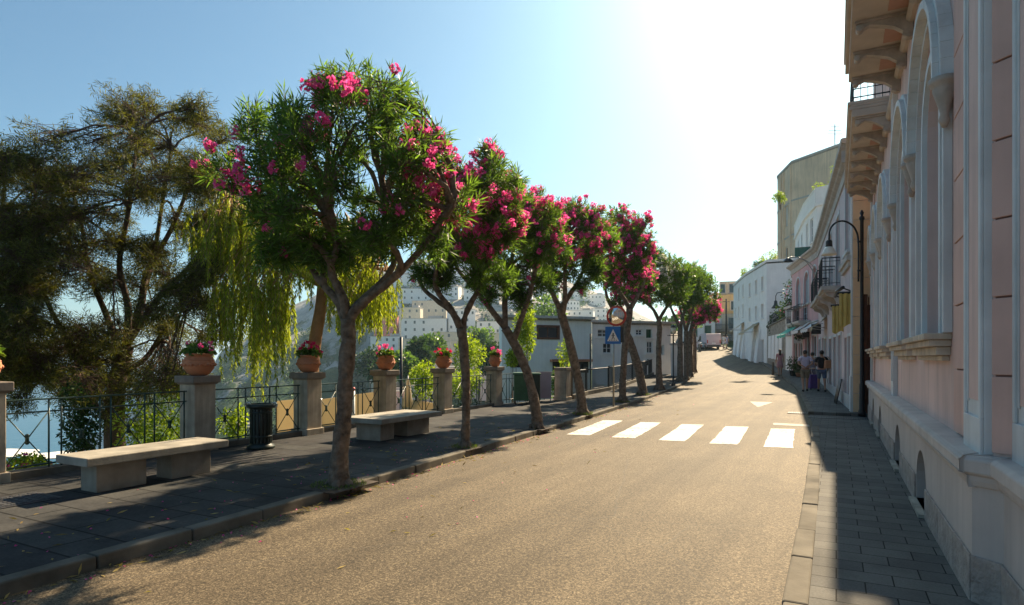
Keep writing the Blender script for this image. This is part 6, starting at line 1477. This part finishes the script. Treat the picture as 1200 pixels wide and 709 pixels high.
def person(label, c, heading, h=1.74, skin=MSKIN, top=None, bottom=None, top_len='short', bottom_kind='shorts', phase=1, female=False, armpose=('swing', 'swing'), hairlong=False, shoe=None):
    t = thing('person', label, 'person', c, heading); k = h/1.74; S = lambda x, y, z: Vector((x*k, y*k, z*k))
    sw = .165 if female else .19; hp = .095
    st = .20*phase
    J = []; E = []; Rr = []
    def j(p, r, par=None):
        J.append(S(*p)); Rr.append(tuple(q*k for q in r) if isinstance(r, tuple) else r*k)
        if par is not None: E.append((par, len(J)-1))
        return len(J)-1
    pel = j((0, 0, .93), (.145, .105)); wa = j((0, .0, 1.08), (.125 if not female else .11, .09), pel); cs = j((0, .01, 1.28), (.16 if not female else .14, .105), wa); up_ = j((0, -.0, 1.42), (.13, .08), cs)
    nk = j((0, 0, 1.50), .052, up_); hd0 = j((0, .01, 1.57), .078, nk); hd1 = j((0, .015, 1.645), (.080, .098), hd0); hd2 = j((0, .01, 1.70), .058, hd1)
    hands = []
    for s_, pose in ((-1, armpose[0]), (1, armpose[1])):
        sh = j((s_*sw, 0, 1.415), .058, up_)
        if pose == 'swing': el = (s_*(sw+.05), -.05*s_*phase, 1.14); wr = (s_*(sw+.06), .10*-s_*phase+.05, .90)
        elif pose == 'back': el = (s_*(sw+.09), -.12, 1.18); wr = (s_*.06, -.17, 1.05)
        elif pose == 'front': el = (s_*(sw+.06), .02, 1.16); wr = (s_*(sw-.02), .24, 1.10)
        e_ = j(el, .040, sh); w_ = j(wr, .027, e_); dv = (Vector(wr)-Vector(el)).normalized()
        pm = Vector(wr)+dv*.055; p_ = j(tuple(pm), (.034, .022), w_); hands.append((S(*pm), dv, s_))
    for s_ in (-1, 1):
        f = st*s_; hip = j((s_*hp, 0, .87), .088, pel); 
        kn = j((s_*hp*1.0, f*.55+.03, .49), .056, hip); an = j((s_*hp, f*1.25-(.03 if f < 0 else 0), .11 if f < 0 else .085), .036, kn); 
        toe = j((s_*(hp+.02), f*1.25+(.13 if f >= 0 else .10), .035 if f >= 0 else .03), .033, an)
    body = skin_mesh('body', J, E, Rr, skin, t)
    # fingers join the palm mesh
    mb = MB(); mb.local = True
    for p, d, s_ in hands:
        side = d.cross(Vector((0, 1, 0))); side = side.normalized() if side.length > .01 else Vector((1, 0, 0)); fw = side.cross(d).normalized()
        for i, (o_, ln) in enumerate(((-.026, .062), (-.009, .075), (.009, .07), (.026, .055))):
            a = p+d*.02*k+fw*o_*k; mb.tube([a, a+d*ln*.5*k+side*.004, a+d*ln*k*.9+side*.018*k], [.0085*k, .008*k, .006*k], 6)
        a = p+fw*-.028*k; mb.tube([a-d*.03*k, a+d*.0*k-fw*.022*k, a+d*.035*k-fw*.028*k], [.010*k, .009*k, .007*k], 6)
    bm_ = bpy.data.meshes.new('tmp'); bm_.from_pydata(mb.v, [], mb.f)
    import bmesh
    b = bmesh.new(); b.from_mesh(body.data); b.from_mesh(bm_)
    # face: nose, brow, ears
    b.to_mesh(body.data); b.free(); body.data.polygons.foreach_set('use_smooth', [True]*len(body.data.polygons))
    m = LM(); m.ball(S(0, .112, 1.635), .014*k, 8, (.8, 1.2, 1.4)); m.ball(S(-.083, .01, 1.635), .026*k, 8, (.4, .8, 1.2)); m.ball(S(.083, .01, 1.635), .026*k, 8, (.4, .8, 1.2)); m.build('ears_and_nose', skin, t)
    m = LM()
    for s_ in (-1, 1): m.ball(S(s_*.032, .096, 1.66), .011*k, 8)
    m.ball(S(0, .100, 1.595), .02*k, 8, (1, .4, .3)); m.build('eyes_and_mouth', HAIR, t)
    # hair
    m = LM(); n = 16
    m.ball(S(0, -.012, 1.672), .098*k, 16, (.93, 1.05, .95))
    if hairlong: m.tube([S(0, -.06, 1.70), S(0, -.085, 1.60), S(0, -.09, 1.46), S(0, -.095, 1.34)], [.07*k, .085*k, .085*k, .04*k], 10)
    else: m.tube([S(0, -.03, 1.66), S(0, -.045, 1.58)], [.088*k, .06*k], 12)
    m.build('hair', HAIR, t)
    # clothes
    g = 1.13
    TJ = [S(0, 0, .95), S(0, 0, 1.08), S(0, .01, 1.28), S(0, 0, 1.42), S(-sw, 0, 1.42), S(sw, 0, 1.42)]; TE = [(0, 1), (1, 2), (2, 3), (3, 4), (3, 5)]
    TR = [(.165*k, .125*k), (.148*k, .115*k), (.185*k if not female else .16*k, .128*k), (.14*k, .095*k), .072*k, .072*k]
    for s_, a_ in ((-1, 4), (1, 5)):
        pose = armpose[0 if s_ < 0 else 1]
        if pose == 'swing': el = (s_*(sw+.035), -.035*s_*phase, 1.22)
        elif pose == 'back': el = (s_*(sw+.065), -.08, 1.25)
        else: el = (s_*(sw+.045), .015, 1.23)
        TJ.append(S(*el)); TE.append((a_, len(TJ)-1)); TR.append(.062*k)
    skin_mesh('shirt' if bottom_kind != 'dress' else 'dress_top', TJ, TE, TR, top, t)
    if bottom_kind == 'shorts':
        BJ = [S(0, 0, .95)]; BE = []; BR = [(.155*k, .12*k)]
        for s_ in (-1, 1):
            f = st*s_; BJ += [S(s_*hp, 0, .86), S(s_*hp, f*.50+.02, .53)]; n_ = len(BJ); BE += [(0, n_-2), (n_-2, n_-1)]; BR += [.105*k, .084*k]
        skin_mesh('shorts', BJ, BE, BR, bottom, t)
    else:
        m = LM(); prof = [(.13, 1.0), (.165, .92), (.19, .75), (.215, .55), (.20, .55), (.17, .75)]
        m.lathe([(r*k, z*k) for r, z in prof], (0, 0, 0), 20, 1, .8, mod=lambda a, z: 1+.05*math.sin(5*a)); m.build('skirt', bottom, t)
    m = LM()
    for s_ in (-1, 1):
        f = st*s_; y0 = f*1.25; m.tube([S(s_*hp, y0-.07, .05), S(s_*(hp+.01), y0+.02, .055), S(s_*(hp+.02), y0+.16, .04)], [.045*k, .052*k, .035*k], 10)
    m.build('shoes', shoe or M['sign_black'], t)
    return t
def cloth(n, c): return plain(n, c, .9, .12, 10, .3, 60)
hd = R(8)
def at(px, D): 
    p = W(px, D); p.z = zg(p.y)+.10; return p
pA = at(943.5, 26.6); person('man in a pale lilac t-shirt and khaki shorts walking away on the right pavement', pA, hd, 1.78, MSKIN2, cloth('lilac shirt', (.50, .47, .62)), cloth('khaki shorts', (.20, .17, .12)), armpose=('back', 'back'), phase=1)
pB = at(963, 26.4); person('man in black t-shirt and denim shorts carrying a tan bag, walking away', pB, hd, 1.76, MSKIN2, cloth('black shirt', (.02, .02, .025)), cloth('denim shorts', (.09, .13, .21)), armpose=('front', 'swing'), phase=-1)
pC = at(952, 28.4); person('person half hidden between the two walking men, a step ahead of them', pC, hd, 1.66, MSKIN, cloth('grey top', (.20, .18, .22)), cloth('grey shorts', (.10, .09, .12)), armpose=('swing', 'front'), phase=-1, female=True)
pD = at(914, 38.3); person('woman with long dark hair in a short dusty pink dress walking alone on the pavement', pD, R(10), 1.66, MSKIN2, cloth('dusty pink', (.48, .24, .26)), cloth('dusty pink skirt', (.36, .20, .24)), bottom_kind='dress', female=True, hairlong=True, phase=1, shoe=M['kerb'])
pE = at(848, 77); person('person in white clothes standing by the road next to the pink van', pE, R(40), 1.75, MSKIN, cloth('white shirt', (.70, .70, .72)), cloth('white shorts', (.66, .66, .70)), phase=1)
pF = at(851.5, 78); person('person in a pale blue top right of the one in white near the pink van', pF, R(-20), 1.7, MSKIN, cloth('pale blue top', (.38, .42, .58)), cloth('blue grey skirt', (.34, .36, .50)), bottom_kind='dress', female=True, hairlong=True, phase=-1)
# bag, suitcase
q = pB+VR*.19-VF*.20+Z*1.18
t = thing('shoulder_bag', 'tan leather bag carried on the back of the man in black', 'bag', q-Z*.2); m = MB(); m.box(q, (.38, .16, .36), YAW-.1, .86); m.build('bag_body', plain('tan leather', (.55, .26, .14), .5, .15, 8), t, .05)
m = MB(); m.tube([q+VR*-.12+Z*.15, q+VR*-.16+VF*.12+Z*.33, q+VR*-.10+VF*.22+Z*.30], .015, 6); m.tube([q+VR*.12+Z*.15, q+VR*.02+VF*.14+Z*.34], .015, 6); m.build('strap', plain('tan strap', (.42, .2, .1), .6), t)
q = at(953.5, 27.6); t = thing('suitcase', 'purple suitcase rolling between the two walking men', 'suitcase', q); m = MB(); m.box(q+Z*.37, (.44, .26, .62), YAW); m.build('case', plain('purple fabric', (.10, .05, .24), .7, .1, 10), t, .04)
m = MB()
for sx in (-1, 1): m.tube([q+VR*sx*.1+Z*.66, q+VR*sx*.1+Z*.98], .01, 5)
m.tube([q+VR*-.1+Z*.98, q+VR*.1+Z*.98], .016, 6); m.build('handle', M['steel'], t)
for sx in (-1, 1): m = MB(); p = q+VR*sx*.17+Z*.04-VF*.08; m.tube([p-VR*.015, p+VR*.015], .04, 10); m.build('wheel', M['sign_black'], t)

# ================================================================ VAN AND SCOOTERS
pv = W(836.5, 78); pv.z = zg(pv.y)+.0; hv = R(27)
t = thing('van', 'small pinkish white van seen from behind, far down the street at the bend', 'van', pv, hv)
vm = plain('van paint', (.60, .46, .50), .35, .05, 2); m = LM()
prof = [(0, .35), (0, 1.0), (.06, 1.75), (.16, 1.98), (.5, 2.04), (2.9, 2.0), (3.2, 1.85), (3.75, 1.15), (4.45, .98), (4.62, .8), (4.65, .38)]
prof = [(a, b) for a, b in prof]
m.ext([(a, b) for a, b in prof], (-.86, 0, 0), (0, 1, 0), (0, 0, 1), (1.72, 0, 0)); m.build('body', vm, t, .09)
m = LM(); m.ext([(-.62, 1.12), (.62, 1.12), (.56, 1.70), (-.56, 1.70)], (0, -.015, 0), (1, 0, 0), (0, .085, 1), (0, .03, 0)); m.build('rear_window', M['glass'], t, .01)
for s_ in (-1, 1):
    m = LM(); m.box((s_*.80, -.01, 1.0), (.13, .05, .42)); m.build('tail_light', M['rimred'], t, .01)
    for y in (.85, 3.75):
        m = LM(); m.tube([(s_*.70, y, .33), (s_*.88, y, .33)], .33, 20); w_ = m.build('wheel', M['sign_black'], t); m = LM(); m.tube([(s_*.885, y, .33), (s_*.895, y, .33)], .19, 14); m.build('rim', M['steel'], w_)
    m = LM(); m.ext([(3.0, 1.18), (3.62, 1.18), (3.2, 1.75), (2.6, 1.80), (2.6, 1.18)], (s_*.862, 0, 0), (0, 1, 0), (0, 0, 1), (s_*.012, 0, 0)); m.build('side_window', M['glass'], t)
    m = LM(); m.box((s_*.98, 3.4, 1.2), (.16, .06, .2)); m.build('wing_mirror', M['sign_black'], t, .02)
m = LM(); m.box((0, -.03, .45), (1.68, .12, .2)); m.build('bumper', M['sign_black'], t, .03); m = LM(); m.box((0, -.05, .78), (.5, .02, .12)); m.build('number_plate', M['sign_white'], t)
m = LM(); m.tube([(0, -.012, .6), (0, -.012, 1.06)], .008, 4); m.build('door_seam', M['sign_black'], t)
def scooter(px, D, rz, label, col):
    p = W(px, D); p.z = zg(p.y)+.0; t = thing('scooter', label, 'scooter', p, rz, 'scooters parked at the far bend'); cm = plain('scooter '+col, {'dark': (.03, .03, .035), 'white': (.7, .7, .7), 'silver': (.4, .42, .44)}[col], .35, .05, 3)
    for y in (-.62, .62): m = LM(); m.tube([(-.05, y, .25), (.05, y, .25)], .25, 18); w_ = m.build('wheel', M['sign_black'], t); m = LM(); m.tube([(-.055, y, .25), (.055, y, .25)], .13, 12); m.build('rim', M['steel'], w_)
    m = LM(); m.ext([(-.85, .5), (-.8, .72), (-.1, .68), (.0, .36), (.32, .34), (.42, .9), (.5, .9), (.56, .3), (.3, .24), (-.3, .24)], (-.14, 0, 0), (0, 1, 0), (0, 0, 1), (.28, 0, 0)); m.build('body', cm, t, .04)
    m = LM(); m.box((0, -.42, .76), (.26, .72, .1)); m.build('seat', M['sign_black'], t, .04)
    m = LM(); m.tube([(-.32, .36, 1.0), (-.1, .44, 1.03), (.1, .44, 1.03), (.32, .36, 1.0)], .02, 6); m.tube([(0, .45, .85), (0, .44, 1.03)], .03, 6); m.tube([(0, .5, .6), (0, .62, .25)], .03, 6); m.build('handlebar', M['steel'], t)
    m = LM(); m.ball((0, .52, .92), .08, 10); m.build('headlight', M['sign_white'], t); m = LM(); m.box((0, -.88, .6), (.12, .04, .06)); m.build('tail_light', M['rimred'], t)
scooter(820.5, 76, R(20), 'dark scooter parked at the kerb left of the pink van, nearer one', 'dark')
scooter(824, 79, R(28), 'silver scooter parked between the dark one and the pink van', 'silver')
scooter(819, 83, R(15), 'white scooter parked farthest back behind the dark one', 'white')

# fallen leaves and petals on the pavement and along the kerb
def litter(name, label, n, mt, seed, L, Wd):
    rng = np.random.default_rng(seed); r2 = random.Random(seed); P = []
    for i in range(n):
        y = r2.uniform(1.5, 26) if i % 3 else r2.uniform(2, 12); e = r2.random()
        if e < .45: x = XL(y)+abs(r2.gauss(0, .12))+.01; z = zg(y)+.006
        elif e < .9: x = XL(y)-KW-abs(r2.gauss(0, 1.0)); z = zg(y)+.108
        else: x = XL(y)+r2.uniform(0, 2.2); z = zg(y)+.006
        P.append((x, y, z))
    P = np.array(P); d = rng.normal(size=(n, 3)); d[:, 2] = np.abs(d[:, 2])*.12; f = Fol(); f.add(*leaf_cards(P, d, L*rng.uniform(.5, 1.2, n), Wd, rng)); v = f.v[0]; v[:, 2] = np.maximum(v[:, 2], np.repeat(P[:, 2], 4))
    o = f.build(name, mt, None); o['kind'] = 'stuff'; o['label'] = label; o['category'] = 'litter'
litter('fallen_leaves', 'dry oleander leaves scattered on the left pavement and along the kerb', 700, leafmat('dry fallen leaves', (.16, .11, .04), (.34, .26, .10), .2, .8), 5, .10, .02)
litter('fallen_petals', 'pink petals scattered under the oleanders along the left kerb', 380, M['pink'], 6, .03, .025)
# ================================================================ AIR
mb = MB(); mb.box((0, 0, 50), (56400, 56400, 342)); hz = struct('haze', mb, bpy.data.materials.new('haze'), 'stuff')
hm = hz.data.materials[0]; hm.use_nodes = True; ht = hm.node_tree; ht.nodes.remove(ht.nodes['Principled BSDF'])
pvn = ht.nodes.new('ShaderNodeVolumePrincipled'); pvn.inputs['Color'].default_value = (.55, .78, 1.0, 1); pvn.inputs['Density'].default_value = .00018; pvn.inputs['Anisotropy'].default_value = .35
ht.links.new(pvn.outputs[0], ht.nodes['Material Output'].inputs['Volume'])
